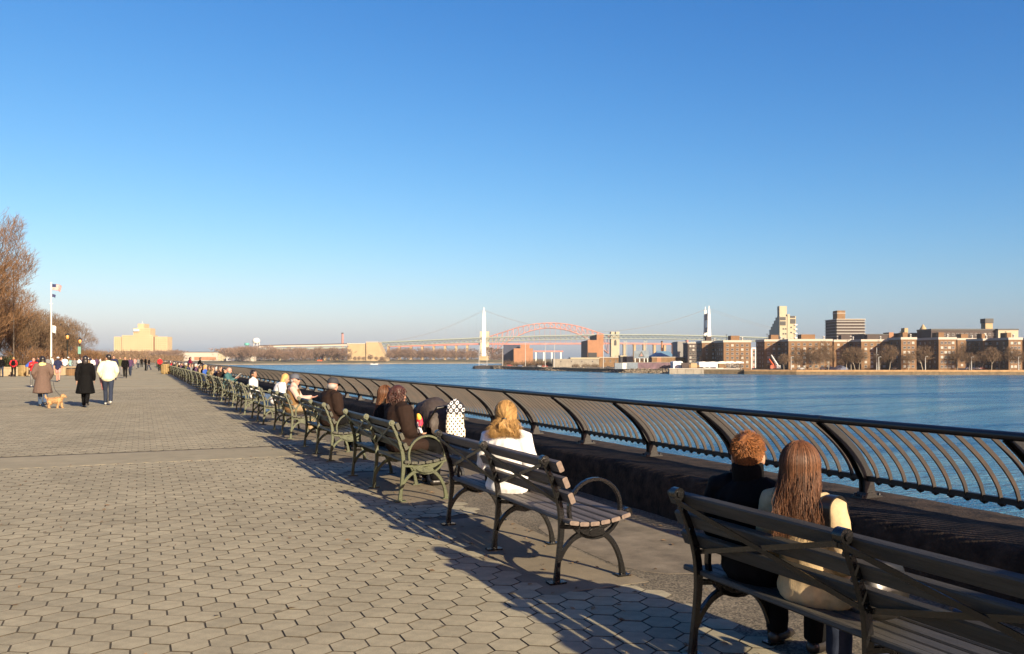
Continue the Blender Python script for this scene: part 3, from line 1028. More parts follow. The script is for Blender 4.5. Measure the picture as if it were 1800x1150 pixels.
for (a, b, yt, z, dep, cols, lab) in BLK:
    r, W, H = block('housing_block', lab, 'apartment block', a, b, yt, z, dep, M_brick, group=G, parapet=M_parapet, ph=1.3)
    win_grid(r, -W / 2 + .8, W / 2 - .8, .6, H - .5, max(2, cols), 6, 1.25, 1.15)
    win_grid(r, 1.2, dep - 1.2, .6, H - .5, max(2, int(dep / 6)), 6, 1.25, 1.15, side=-W / 2)
    p = MB(); p.box2((-W * .12, dep * .3, H + 1.3), (W * .2, dep * .6, H + 4.2)); p.build('stair_head', M_dbrick if a % 3 else M_brick, r)
    p = MB(); p.lathe([(.5, 0), (.5, 1.4), (.75, 1.5), (.3, 2.0)], (W * RND.uniform(.28, .4), dep * .3, H + 1.3), 8); p.build('roof_vent', M_galv, r)
    p = MB(); p.tube([(W * -.3, dep * .25, H + 1.2), (W * -.3, dep * .25, H + 5.0)], .12, 4); p.tube([(W * -.3 - .8, dep * .25, H + 4.6), (W * -.3 + .8, dep * .25, H + 4.6)], .09, 4); p.build('aerial', M_dark, r)

# ---- stepped cream tower
z = 900; K = z / FPX
root = far_root('stepped_tower', 'tall cream apartment tower stepping down to the left with dark flank', 'tower block', 1385, z, ASH)
def LT(px, y): return ((px - 1385) * K, hgt(y, z) - ASH)
x0, zt = LT(1370.5, 556); x1, _ = LT(1399, 556)
b = MB(); b.box2((x0, 0, -1), (x1, 9, zt)); b.build('wall', M_cream, root)
for k in range(5):
    b = MB(); b.box2((x0 + .05 * k, 9 + k * 5.6, -1), (x1 - 2, 9 + (k + 1) * 5.6, zt - (k + .3) * 3.1)); b.build('rear_step', M_cream, root)
c0, ct = LT(1370.5, 538); c1, _ = LT(1383.5, 538)
b = MB(); b.box2((c0 + .1, 1, zt), (c1, 8.5, ct)); b.build('core', M_cream, root)
b = MB(); s0, sz = LT(1383.8, 552.5); s1, _ = LT(1388, 552); b.box2((s0, -.6, 0), (s1, 2, sz)); b.build('stair_shaft', M_cream, root)
for (pa, pb, ya, yb) in ((1371.3, 1381, 557.5, 563), (1371.3, 1381, 565, 572), (1389, 1397.5, 555.5, 559), (1389, 1398, 561, 569)):
    xa_, za_ = LT(pa, ya); xb_, zb_ = LT(pb, yb)
    b = MB(); b.box2((xa_, -.35, zb_), (xb_, .2, za_)); b.build('dark_balcony', M_dark, root)
win_grid(root, LT(1375, 0)[0], LT(1383, 0)[0], 4, LT(0, 574)[1], 2, 7, 1.6, 1.3, y=0, blinds=.1)
win_grid(root, LT(1388.5, 0)[0], LT(1393, 0)[0], 4, LT(0, 571)[1], 1, 7, 1.6, 1.3, y=0, blinds=.1)
for k in range(9):
    b = MB(); zz = 5 + k * 4.6; b.box2((x1 - 1.6, -1.1, zz), (x1 + 1.2, 1.0, zz + 1.2)); b.build('balcony', M_white, root)

# ---- banded tower
z = 800; K = z / FPX
r, W, H = block('banded_tower', 'dark apartment tower striped with pale balcony bands, boxy penthouse on top', 'tower block', 1471, 1520, 562, z, 29, M_dbrick)
for k in range(10):
    zz = H - 1.2 - k * 2.85
    b = MB(); b.box2((-W / 2 - .5, -.9, zz - .95), (W / 2 + .5, -.02, zz)); b.build('balcony_band', M_grey2, r)
    b = MB(); b.box2((-W / 2 - .9, 0.1, zz - .6), (-W / 2 - .02, 28.8, zz - .1)); b.build('side_band', M_grey, r)
b = MB(); b.box2((-W / 2 - .6, -1, H), (W / 2 + .6, 29.5, H + .7)); b.build('roof', M_parapet, r)
b = MB(); b.box2((-W / 2 + 1.5, 3, H + .7), (-W / 2 + 9.2, 14, H + 8.8)); b.box2((-W / 2 + 1.2, 2.7, H + 6.0), (-W / 2 + 9.5, 14.3, H + 6.6), 1)
b.build('penthouse', [M_brown, M_parapet], r)

# ---- long dark buildings behind
r, W, H = block('long_dark_building', 'long low dark roofed building between the banded tower and the long grey one', 'building', 1520, 1588, 589, 660, 25, M_dbrick, parapet=M_dark, ph=.8)
p = MB(); p.box2((W * .12, -.5, H - 5), (W * .24, 10, H + 2)); p.build('orange_bay', M_brick2, r)
r, W, H = block('dark_hall', 'dark flat roofed hall with a small rooftop turret behind the narrow brick block', 'building', 1588, 1640, 588, 650, 25, M_brown, parapet=M_dark, ph=1.2)
p = MB(); p.box2((W * -.42, 2, H + 1.2), (W * -.3, 8, H + 5)); p.lathe([(2.6, 0), (2.6, 4), (1.2, 6.5), (.2, 8)], (W * .25, 4, H), 10); p.build('turret', M_tan, r)
r, W, H = block('long_grey_building', 'long dark grey building with rows of windows high on the far right skyline', 'building', 1637, 1754, 581, 625, 22, M_dbrick, parapet=M_dark, ph=1.2)
win_grid(r, -W / 2 + 1, W / 2 - 1, H - 9, H - 1, 14, 2, 1.6, 1.8, blinds=.1)
r2, W2, H2 = block('cream_end_building', 'cream end pavilion beside the long dark grey building', 'building', 1754.5, 1790, 580.5, 622, 22, M_cream, parapet=M_dark, ph=1.0)
p = MB(); p.box2((W * .36, 4, H + 1.2), (W * .36 + 5.4, 10, H + 8.6), 0); p.box2((W * .36 - .4, 3.6, H + 5.6), (W * .36 + 5.8, 10.4, H + 9), 1)
p.build('roof_tower', [M_tan, M_dark], r)

# ---- works, sheds and yards on the point
r, W, H = block('dark_grey_block', 'dark grey windowless block left of the brown housing row', 'building', 1191, 1207, 600.5, 610, 20, M_grey)
p = MB(); p.box2((W / 2, -.5, 0), (W / 2 + 1.2, 6, H + 1)); p.build('downpipe_bay', M_red, r)
r, W, H = block('shaded_brick_block', 'shaded brown brick block directly right of the dark grey block', 'building', 1209, 1234, 604, 580, 16, M_dbrick, parapet=M_parapet, ph=.8)  # shade on this block is put into its colour by the dark brick
win_grid(r, -W / 2 + .8, W / 2 - .8, .6, H - .5, 4, 6, 1.2, 1.2)
r, W, H = block('red_white_building', 'red brick building with white pilasters between two brown housing blocks', 'building', 1321, 1342, 614, 560, 14, M_red)
for k in range(4):
    p = MB(); xx = -W / 2 + W * k / 3.0; p.box2((xx - .45, -.4, 0), (xx + .45, -.02, H)); p.build('pilaster', M_white, r)
p = MB(); p.box2((-W / 2 - .3, -.6, H), (W / 2 + .3, 14, H + 1)); p.build('roof', M_white, r)
win_grid(r, -W / 2 + .4, W / 2 - .4, 1, H - .5, 3, 5, 1.0, 1.2, blinds=.5)

root = far_root('brick_powerhouse', 'orange brick works tower with dark flanks on the far point', 'works building', 1047, 700, ASH)
KB = 700 / FPX
def LB(px, y): return ((px - 1047) * KB, hgt(y, 700) - ASH)
xa_, za_ = LB(1033, 598); xb_, zb_ = LB(1061, 588)
b = MB(); b.box2((xa_, 0, -1), (xb_, 66, za_)); b.build('wall', M_brick2, root)
xc_, _ = LB(1049, 588); b = MB(); b.box2((xc_, .2, za_), (xb_ - .1, 62, zb_)); b.build('upper_tower', M_brick2, root)
b = MB(); xg, zg = LB(1049, 620); b.box2((xa_ + .5, -.4, 0), (xg, .1, zg)); b.build('loading_bay', M_dark, root)
r, W, H = block('grey_shed', 'long grey shed with four small windows above the rocky shore', 'shed', 972, 1053, 631, 640, 24, M_conc)
win_grid(r, -W / 2 + 2, W / 2 - 1, H - 3.2, H - .6, 4, 1, .8, 1.0, blinds=0)
p = MB(); p.box2((-W * .12, -.4, H), (W / 2 + .3, 24.4, H + 1)); p.build('roof', M_cream, r)
r, W, H = block('tan_shed', 'tan brick shed adjoining the right end of the long grey shed', 'shed', 1053.5, 1090, 629, 642, 24, M_brown)
win_grid(r, -W / 2 + 2, W / 2 - 1, H - 4, H - 1, 3, 1, .8, 1.3, blinds=0)
p = MB(); p.box2((-W * .5, -.4, H), (W / 2 + .3, 24.4, H + .5)); p.build('roof', M_parapet, r)
r, W, H = block('navy_works', 'dark navy clad works building beside the white bridge tower', 'works building', 885, 914, 606, 1010, 30, M_navy)
r, W, H = block('stepped_brick_works', 'orange brick works with a stepped roof in front of the navy building', 'works building', 903, 937, 612.5, 985, 28, M_brick2)
p = MB(); p.box2((-W * .15, .3, H), (W * .32, 20, H + 4.4)); p.build('upper_storey', M_brick2, r)
root = far_root('red_gantry', 'long low red steel gantry beyond the grey shed', 'gantry', 962, 1000, ASH)
b = MB(); KG = 1000 / FPX
b.box2((-24 * KG, 0, hgt(619, 1000) - ASH), (28 * KG, 3, hgt(616.5, 1000) - ASH)); b.build('beam', M_red, root)
for px in (-20, -6, 8, 24):
    b = MB(); b.box2((px * KG - .8, .5, 0), (px * KG + .8, 2.5, hgt(619, 1000) - ASH)); b.build('leg', M_white, root)
r, W, H = block('black_garage', 'black fronted garage beside the grey triangle sign', 'shed', 1091, 1101.5, 627, 600, 12, M_dark, parapet=M_cream, ph=.8)
r, W, H = block('pale_garage', 'pale grey garage between the black garage and the triangle sign', 'shed', 1102, 1113, 628, 600, 12, M_conc, parapet=M_parapet, ph=.6)
# sign with a triangle
root = far_root('billboard', 'large pale grey rooftop sign bearing a dark triangle', 'sign', 1127.5, 590, ASH)
KS = 590 / FPX
b = MB(); zb0 = hgt(630, 590) - ASH; zt0 = hgt(616.3, 590) - ASH; b.box2((-13 * KS, 0, zb0), (13 * KS, .5, zt0)); b.build('panel', M_cont, root)
b = MB(); b.prism([(-5.6 * KS, zb0 + 1.1), (5.6 * KS, zb0 + 1.1), (0, zt0 - .5)], -.10, -.02); b.build('dark_triangle', M_dark, root)
b = MB(); b.prism([(-3.9 * KS, zb0 + 1.5), (3.9 * KS, zb0 + 1.5), (0, zt0 - 1.3)], -.16, -.102); b.build('inner_triangle', M_grey, root)
b = MB(); b.prism([(-1.6 * KS, zb0 + 1.7), (1.6 * KS, zb0 + 1.7), (0, zb0 + 3.2)], -.22, -.162); b.build('red_mark', M_red, root)
for px in (-11, -3, 5, 11):
    b = MB(); b.box2((px * KS - .25, 0, 0), (px * KS + .25, .5, zb0)); b.build('post', M_white, root)
# blue roofed hall
root = far_root('blue_roofed_hall', 'low hall with a light blue gabled roof behind the yellow warehouse', 'hall', 1172, 640, ASH)
KH = 640 / FPX
z0 = hgt(627, 640) - ASH; z1 = hgt(617.3, 640) - ASH
b = MB(); b.box2((-24 * KH, 0, -1), (14 * KH, 22, z0)); b.build('wall', M_brown, root)
b = MB()
b.add([(-24 * KH, -.6, z0), (14 * KH, -.6, z0), (9 * KH, 11, z1), (-12 * KH, 11, z1), (-24 * KH, 22.6, z0), (14 * KH, 22.6, z0)], [(0, 1, 2, 3), (5, 4, 3, 2), (4, 0, 3), (1, 5, 2)])
b.build('roof', M_blue, root)
r, W, H = block('yellow_warehouse', 'long low yellow warehouse behind the white tents', 'warehouse', 1208, 1232, 627, 585, 14, M_yellow, parapet=M_cream, ph=.4)
win_grid(r, -W / 2 + 1, W / 2 - 1, 3.5, 6.5, 3, 1, 1.1, 1.1, blinds=0)
r, W, H = block('brown_warehouse', 'low brown warehouse between the triangle sign and the yellow warehouse', 'warehouse', 1146, 1207.5, 628.5, 590, 14, M_brown, parapet=M_parapet, ph=.4)
p = MB(); p.box2((-W * .36, -.2, 0), (-W * .24, .1, H)); p.build('orange_bay', M_brick2, r)
for (px, yt, z, lab) in ((1163.5, 599.5, 700, 'slender brick chimney left of two chimneys behind the blue roof'), (1182, 603, 690, 'brick chimney right of two chimneys behind the blue roof')):
    root = far_root('brick_chimney', lab, 'chimney', px, z, ASH, 'brick chimneys behind the blue roof')
    b = MB(); b.lathe([(1.1, 0), (.75, hgt(yt, z) - ASH - 1)], n=10); b.build('stack', M_brick2, root)
    b = MB(); b.lathe([(.95, hgt(yt, z) - ASH - 1), (.95, hgt(yt, z) - ASH)], n=10); b.build('cap', M_dark, root)
root = far_root('tan_stack', 'short tan stack standing over the white tents', 'chimney', 1250, 540, ASH)
b = MB(); b.lathe([(.6, 0), (.5, hgt(617.5, 540) - ASH)], n=10); b.build('stack', M_yellow, root)
b = MB(); b.lathe([(.75, 0), (.75, 1.2)], n=10); b.build('foot', M_conc, root)
# containers, tents, trucks along the bulkhead
ZC = 520; KC = ZC / FPX
def container(px0, px1, yt, m, lab, z=ZC):
    root = far_root('container', lab, 'container', (px0 + px1) / 2, z, ASH, 'metal containers along the yard')
    W = (px1 - px0) / FPX * z; H = hgt(yt, z) - ASH
    b = MB(); b.box2((-W / 2, 0, 0), (W / 2, 3, H)); b.build('body', m, root)
    n = max(3, int(W / 1.2))
    rib = MB()
    for k in range(n + 1): xx = -W / 2 + W * k / n; rib.box2((xx - .1, -.12, .2), (xx + .1, -.005, H - .2))
    tag(rib.build('ribs', m, root), kind='stuff')
    b = MB(); b.box2((-W / 2 - .1, -.1, H), (W / 2 + .1, 3.1, H + .2)); b.build('roof', M_conc, root)
container(1081, 1094, 638.5, M_cont, 'blue grey container left of the white cabin door')
container(1094.3, 1101, 638, M_white, 'small white cabin among the blue grey containers')
container(1101.3, 1121, 637.5, M_cont, 'blue grey container between the white cabin and the purple row')
container(1121.5, 1152, 637.5, M_purple, 'faded purple container right of the blue grey one')
container(1152.5, 1183, 637.2, M_purple, 'faded purple container butting against the white tents')
def tent(px0, px1, yt, lab, z=505):
    root = far_root('white_tent', lab, 'tent', (px0 + px1) / 2, z, ASH, 'white canvas tents on the quay')
    W = (px1 - px0) / FPX * z; H = hgt(yt, z) - ASH
    b = MB(); b.box2((-W / 2, 0, 0), (W / 2, 9, H * .72)); b.build('side_wall', M_tent, root)
    b = MB(); n = max(2, int(W / 5)); P = [(-W / 2 - .2, H * .72)]
    for k in range(n * 2 + 1): P.append((-W / 2 + W * k / (n * 2), H * (.98 if k % 2 else .9)))
    P.append((W / 2 + .2, H * .72)); b.prism(P, -.2, 9.2); b.build('canopy', M_tent, root)
tent(1183.5, 1200, 634.5, 'white tent at the left end of the quay, beside the purple container')
tent(1229, 1262, 635.5, 'white tent in the middle of the quay, right of the brown trucks')
tent(1262.5, 1307, 635, 'longest white tent at the right end of the quay')


def far_vehicle(name, lab, cat, px, z, m, L=4.4, H=1.5, group=None, truck=False, base=ASH):
    root = far_root(name, lab, cat, px, z, base, group)
    b = MB()
    if truck:
        b.box2((-L / 2, 0, .9), (L * .22, 2.3, H)); b.box2((L * .25, .1, .7), (L / 2, 2.2, H * .72), 1)
    else:
        b.prism([(-L / 2, .35), (L / 2, .35), (L / 2, .8), (L * .3, .9), (L * .12, H), (-L * .25, H), (-L * .42, .95), (-L / 2, .9)], 0, 1.7)
    b.build('body', [m, M_brown] if truck else m, root)
    if not truck:
        b = MB(); b.prism([(L * .22, .95), (L * .09, H - .12), (-L * .22, H - .12), (-L * .34, .97)], -.02, 1.72); b.build('side_window', M_pane, root)
    for xx in (-L * .3, L * .3):
        b = MB(); b.prism([(xx + .36 * math.cos(2 * PI * k / 10), .36 + .36 * math.sin(2 * PI * k / 10)) for k in range(10)], -.03, .25); b.build('wheel', M_dark, root)


far_vehicle('parked_truck', 'dark brown box truck left of two parked in front of the white tents', 'truck', 1207, 500, M_dbrick, 5.6, 3.9, 'trucks by the white tents', True)
far_vehicle('parked_truck', 'tan box truck right of two parked between the white tents', 'truck', 1222, 500, M_tan, 5.2, 3.7, 'trucks by the white tents', True)
far_vehicle('parked_truck', 'brown truck parked in front of the longest white tent', 'truck', 1270, 498, M_brown, 4.6, 3.4, None, True)
M_cred = fm('car_red', (.40, .05, .03), rough=.4); M_cblue = fm('car_blue', (.10, .14, .26), rough=.4)
M_csil = fm('car_silver', (.45, .45, .45), rough=.35); M_cdark = fm('car_dark', (.04, .04, .045), rough=.35)
CARS = [(896, 690, M_cred, 'red car parked at the water end of the point'), (915, 660, M_cblue, 'blue car left of the scrub on the point'),
        (937, 640, M_cdark, 'dark car in front of the scrub on the point'), (949, 630, M_csil, 'silver car beside the left end of the grey shed'),
        (958, 625, M_cred, 'rusty red car against the left end of the grey shed'), (1070, 540, M_cdark, 'dark car left of the blue grey containers'),
        (1234, 498, M_cdark, 'dark car in front of the middle white tent'), (1244, 498, M_csil, 'grey car in front of the middle white tent'),
        (1289, 496, M_cdark, 'dark car near the right end of the longest tent'), (1409, 480, M_csil, 'silver car right of the crane booms'),
        (1447, 480, M_csil, 'silver car left of the pale blue tarpaulin heap'), (1574, 480, M_cdark, 'dark car under the tree by the white mast'),
        (1705, 484, M_csil, 'silver car among bare trees right of the orange lit block'), (1718, 484, M_csil, 'silver car right of another in the gap of trees'),
        (1728, 486, M_cred, 'red car beside the slim brick block'), (1760, 484, M_csil, 'silver car in the shade near the right edge')]
for px, z, m, lab in CARS: far_vehicle('parked_car', lab, 'car', px, z, m, group='cars parked on the far bank')
# cranes
for (pa, ya, pb, yb, m, lab) in ((1352.5, 631, 1360.5, 646, M_orange, 'red crane boom raised beside the brown housing blocks'), (1356.5, 624, 1368, 647, M_white, 'white crane boom leaning behind the red one')):
    z = 482
    root = far_root('mobile_crane', lab, 'crane', pb, z, ASH, 'cranes on the right bank')
    k = z / FPX
    b = MB(); b.tube([(0, 1, 2.2), ((pa - pb) * k, 1, hgt(ya, z) - ASH)], [.75, .35], 4, smooth=False); b.build('boom', m, root)
    b = MB(); b.box2((-2, 0, .8), (1.4, 2.4, 2.6)); b.build('cab', m, root)
    b = MB(); b.box2((-2.2, -.2, 0), (1.8, 2.6, .8)); b.build('tracks', M_dark, root)
root = far_root('tarpaulin_heap', 'pale blue tarpaulin covered heap under the bare trees', 'heap', 1475, 478, ASH)
b = MB(); k = 478 / FPX
b.prism([(-18 * k, 0), (-14 * k, 2.0), (-5 * k, 1.2), (4 * k, 2.6), (15 * k, 1.2), (17 * k, 0)], 0, 4); b.build('tarpaulin', M_cblue, root)
# poles
POLES = [(842, 610, 735, 'white piling lamp pole left of a pair at the tip of the point'), (856, 616, 730, 'white piling lamp pole right of a pair at the tip of the point'),
         (883.5, 606, 700, 'white pole left of the orange stepped works'), (923.5, 602, 660, 'white pole in front of the orange stepped works'),
         (958.5, 605, 620, 'white pole left of two beside the grey shed'), (974.5, 606, 612, 'white pole right of two beside the grey shed'),
         (1060.5, 607, 545, 'tall leaning lamp pole before the tan shed'), (1320.5, 628, 480, 'lamp pole between the white tents and the crane'),
         (1390.5, 628, 470, 'thin lamp pole right of the crane booms'), (1541, 611, 466, 'tall white mast with crossarm on the right bank'),
         (1544.5, 628, 462, 'lamp pole directly right of the tall white mast'), (1626.5, 627, 462, 'lamp pole between the two sunlit narrow blocks'),
         (1707.5, 628, 462, 'lamp pole in the gap of trees right of the orange block'), (1790, 628, 462, 'lamp pole at the right edge of the far bank')]
for px, yt, z, lab in POLES:
    root = far_root('lamp_pole', lab, 'pole', px, z, ASH, 'poles along the far bank')
    H = hgt(yt, z) - ASH; b = MB(); b.tube([(0, 0, 0), (0, 0, H)], [.28, .16], 6); b.build('pole', M_galv, root)
    b = MB()
    if yt == 611: b.box((0, 0, H * .68), (2.6, .2, .25))
    else: b.tube([(0, 0, H - .1), (.7, 0, H + .2), (1.5, 0, H + .1)], .11, 5)
    b.build('arm', M_galv, root)

# quay, tip and rocks
root = far_root('quay_wall', 'grey concrete bulkhead with panel joints under the white tents', 'quay', 1240, 488, -8.0)
k = 488 / FPX
for q in range(9):
    b = MB(); b.box2((-64 * k + q * 14 * k + .06, -1.2, 0), (-64 * k + (q + 1) * 14 * k - .06, 3, 3.3)); b.build('panel', M_conc, root)
b = MB(); b.box2((-65 * k, -1.6, 3.3), (63 * k, 3.2, 3.75)); b.build('cap', M_parapet, root)
b = MB(); b.prism([(48 * k, 2.9), (62 * k, 2.9), (58 * k, .8), (49 * k, .2)], -1.9, -1.3); b.build('broken_corner', M_dark, root)
root = tag(empty('bank_wall', far_pt(1310, 470, -8)), 'low stone river wall with an orange lit cap along the right bank', 'river wall')
b = MB(); c = MB()
Pn = [(1308, 474), (1400, 460), (1550, 457), (1800, 453.5), (2700, 448)]
inv = root.location
for (pa, za_), (pb, zb_) in zip(Pn, Pn[1:]):
    A0, B0, A1, B1 = far_pt(pa, za_, 0), far_pt(pb, zb_, 0), far_pt(pa, za_ + 3, 0), far_pt(pb, zb_ + 3, 0)
    for m, lo, hi, g in ((b, -9, -5.65, 0), (c, -5.65, -4.75, 0)):
        vs = [Vector((q.x, q.y, h)) - inv for h in (lo, hi) for q in (A0, B0, B1, A1)]
        m.add(vs, [(0, 1, 5, 4), (1, 2, 6, 5), (2, 3, 7, 6), (3, 0, 4, 7), (4, 5, 6, 7)])
b.build('wall_face', M_bulk, root); c.build('cap', M_bulkcap, root)
root = far_root('timber_pier', 'low dark timber pier at the tip of the point', 'pier', 853, 722, -7.6)
b = MB(); k = 722 / FPX
b.prism_z([(-22 * k, -1), (-18 * k, -7), (22 * k, -9), (26 * k, 4), (-14 * k, 8)], .2, 2.3); b.build('deck', M_dark, root)
b = MB()
for q in range(12): b.lathe([(.35, -.5), (.35, 2.8)], (-16 * k + q * 3.4 * k, -7.6, 0), 6)
b.build('piles', M_dbrick, root)
rk = MB()
for _ in range(1500):
    q = RND.random(); px = lerp(868, 1182, q ** .9)
    for (a, za_), (b_, zb_) in zip(front, front[1:]):
        if a <= px <= b_: zz = lerp(za_, zb_, (px - a) / (b_ - a)); break
    t = RND.random(); p = far_pt(px, zz + 1.5 - 5.5 * (1 - t), lerp(-7.5, -4.9, t)); r = RND.uniform(.35, 1.0)
    vs = [p + Vector((RND.uniform(.6, 1.2) * x, RND.uniform(.6, 1.2) * y, RND.uniform(.5, .9) * zz_)) * r for x, y, zz_ in
          ((1, 0, 0), (-1, 0, 0), (0, 1, 0), (0, -1, 0), (0, 0, 1), (0, 0, -1))]
    rk.add(vs, [(0, 2, 4), (2, 1, 4), (1, 3, 4), (3, 0, 4), (2, 0, 5), (1, 2, 5), (3, 1, 5), (0, 3, 5)])
tag(rk.build('shore_rocks', M_rock), kind='stuff')

# ---- hospital and other things on the left far shore
z = 1560; K = z / FPX
root = far_root('hospital_building', 'large buff brick hospital with a stepped central tower at the end of the promenade', 'hospital', 247, z, -2)
def LH(px, y): return ((px - 247) * K, hgt(y, z) + 2)
parts = [('left_wing', 198.5, 214, 592, 4), ('main_wall', 214.5, 269, 589.5, 0), ('right_wing', 271.5, 293.5, 592, 2), ('upper_storeys', 233, 263, 577, 3), ('tower', 239.5, 251, 569, 6)]
for nm, a, b_, yt, yy in parts:
    x0, zt = LH(a, yt); x1, _ = LH(b_, yt); b = MB(); b.box2((x0, yy, -1), (x1, yy + 22, zt)); b.build(nm, M_yellow, root)
b = MB(); x0, zt = LH(214, 592); x1, _ = LH(271, 592); b.box2((x1 - 2.4, 1, 0), (x1 + .6, 18, zt)); b.box2((x0 - .3, 3, 0), (x0 + .6, 18, zt)); b.build('recess', M_brown, root)
b = MB(); x0, zt = LH(233, 577); b.box2((x0 + 2, -.5, zt - 6), (x0 + 12, 1.8, zt - 1.5)); b.build('balcony', M_white, root)
wv = MB(); wl_ = MB()
for nm, a, b_, yt, yy in parts[:4]:
    x0, zt = LH(a + 1, yt); x1, _ = LH(b_ - 1, yt)
    rows = int((zt - (0 if yt > 585 else 42)) / 3.4); cols = int((x1 - x0) / 3.2)
    for r_ in range(rows):
        for c_ in range(cols):
            zz = zt - 2.4 - r_ * 3.4
            if zz < 2: continue
            wv.box((x0 + (c_ + .5) * (x1 - x0) / cols, yy - .05, zz), (1.2, .2, 1.5))
M_hw = fm('hospital_window', (.30, .20, .09), rough=.5)
tag(wv.build('windows', M_hw, root), kind='stuff')
b = MB(); x0, zt = LH(245, 569); b.tube([(x0, 12, zt), (x0, 12, zt + 5)], .4, 5); b.build('mast', M_white, root)

z = 1230
r, W, H = block('long_white_building', 'long low white building at the water beyond the promenade end', 'building', 314, 383, 619.5, z, 20, M_parapet, base=-2)
p = MB(); p.box2((-W / 2 - .5, -.6, H), (W / 2 + .5, 20.5, H + .8)); p.build('roof', M_dbrick, r)
p = MB(); p.box2((-W * .1, -.3, 1), (W * .45, -.02, H * .45)); p.build('brick_ground_floor', M_brick2, r)
p = MB(); p.prism([(W / 2, 0), (W / 2 + 12, 0), (W / 2 + 12, H * .5), (W / 2, H * .9)], 2, 18); p.build('annexe', M_cream, r)
r, W, H = block('low_white_shed', 'low white shed right of the long white building among the trees', 'shed', 398, 412, 626.5, 1220, 12, M_white, base=-2, parapet=M_cream, ph=.4)
r, W, H = block('second_white_shed', 'low pale shed on the grassy bank in front of the dark trees', 'shed', 424, 446, 627.8, 1210, 12, M_parapet, base=-2, parapet=M_white, ph=.4)
root = far_root('water_tank', 'white round water tank on legs above the far trees', 'water tank', 450.5, 1420, -2)
k = 1420 / FPX; zc = hgt(600, 1420) + 2
b = MB(); b.lathe([(.5, zc - 4.4), (4.5, zc - 3.6), (6.3, zc - 1.2), (6.4, zc + 1.5), (5.0, zc + 4.2), (2.5, zc + 5.4), (.3, zc + 5.8)], n=18); b.build('tank', M_white, root)
for q in range(6):
    b = MB(); a = 2 * PI * q / 6; b.tube([(6.2 * math.cos(a), 6.2 * math.sin(a), 0), (5.2 * math.cos(a), 5.2 * math.sin(a), zc - 2)], .5, 5); b.build('leg', M_white, root)
root = far_root('teal_tank', 'small teal tank beside the white water tank', 'tank', 434, 1400, -2)
b = MB(); zc = hgt(605.5, 1400) + 2; b.lathe([(3.6, zc - 1.8), (4.0, zc - 1.4), (4.0, zc + 1.4), (3.2, zc + 2.2), (.4, zc + 2.5)], n=14); b.build('tank', M_teal, root)
b = MB(); b.lathe([(.9, 0), (.9, zc - 1.8)], n=8); b.build('stem', M_galv, root)
root = far_root('red_brick_stack', 'tall red brick chimney standing behind the road viaduct', 'chimney', 602, 1480, -3)
b = MB(); zt = hgt(585, 1480) + 3; b.lathe([(2.4, 0), (1.7, zt - 2)], n=12); b.build('stack', M_red, root)
b = MB(); b.lathe([(1.95, zt - 2), (2.0, zt)], n=12); b.build('cap', M_dbrick, root)
far_vehicle('red_truck', 'bright red truck at the foot of the tan viaduct piers', 'truck', 563.5, 1300, M_orange, 10.5, 4.6, None, True, base=-5.4)
for px, z, yt, lab in ((488.5, 1300, 618.5, 'pale hut left of two among the trees below the viaduct'), (491.5, 1290, 618, 'cream hut right of two among the trees below the viaduct')):
    r, W, H = block('hut', lab, 'hut', px - 1.6, px + 1.4, yt, z, 4, M_cream, base=-3, group='huts below the viaduct', parapet=M_parapet, ph=.4)
root = far_root('motor_boat', 'small white motor boat on the water below the masonry anchorage', 'boat', 658, 1195, WATER_Z)
b = MB(); b.prism([(-5.5, .2), (4.5, .1), (6.2, 1.4), (-5.5, 1.3)], 0, 2.6); b.build('hull', M_white, root)
b = MB(); b.prism([(-2.5, 1.3), (1.8, 1.3), (1.0, 2.6), (-2.2, 2.6)], .3, 2.3); b.build('cabin', M_pane, root)
# ------------------------------------------------------------------ trees and planting
M_bark = mat('bark_brown', (.13, .10, .075), .95, var=.3, vs=6)
M_pale = mat('bark_pale', (.42, .36, .27), .9, var=.3, vs=2)
M_twig = mat('twigs_russet', (.215, .125, .068), .9, isl=.4, spec=.1)
M_twig2 = mat('twigs_brown', (.20, .135, .085), .9, isl=.4, spec=.1)
M_twigfar = mat('twigs_grey_brown', (.24, .165, .125), .9, isl=.35, spec=.1)
M_ever = mat('evergreen_leaf', (.055, .062, .028), .8, isl=.5, spec=.2)


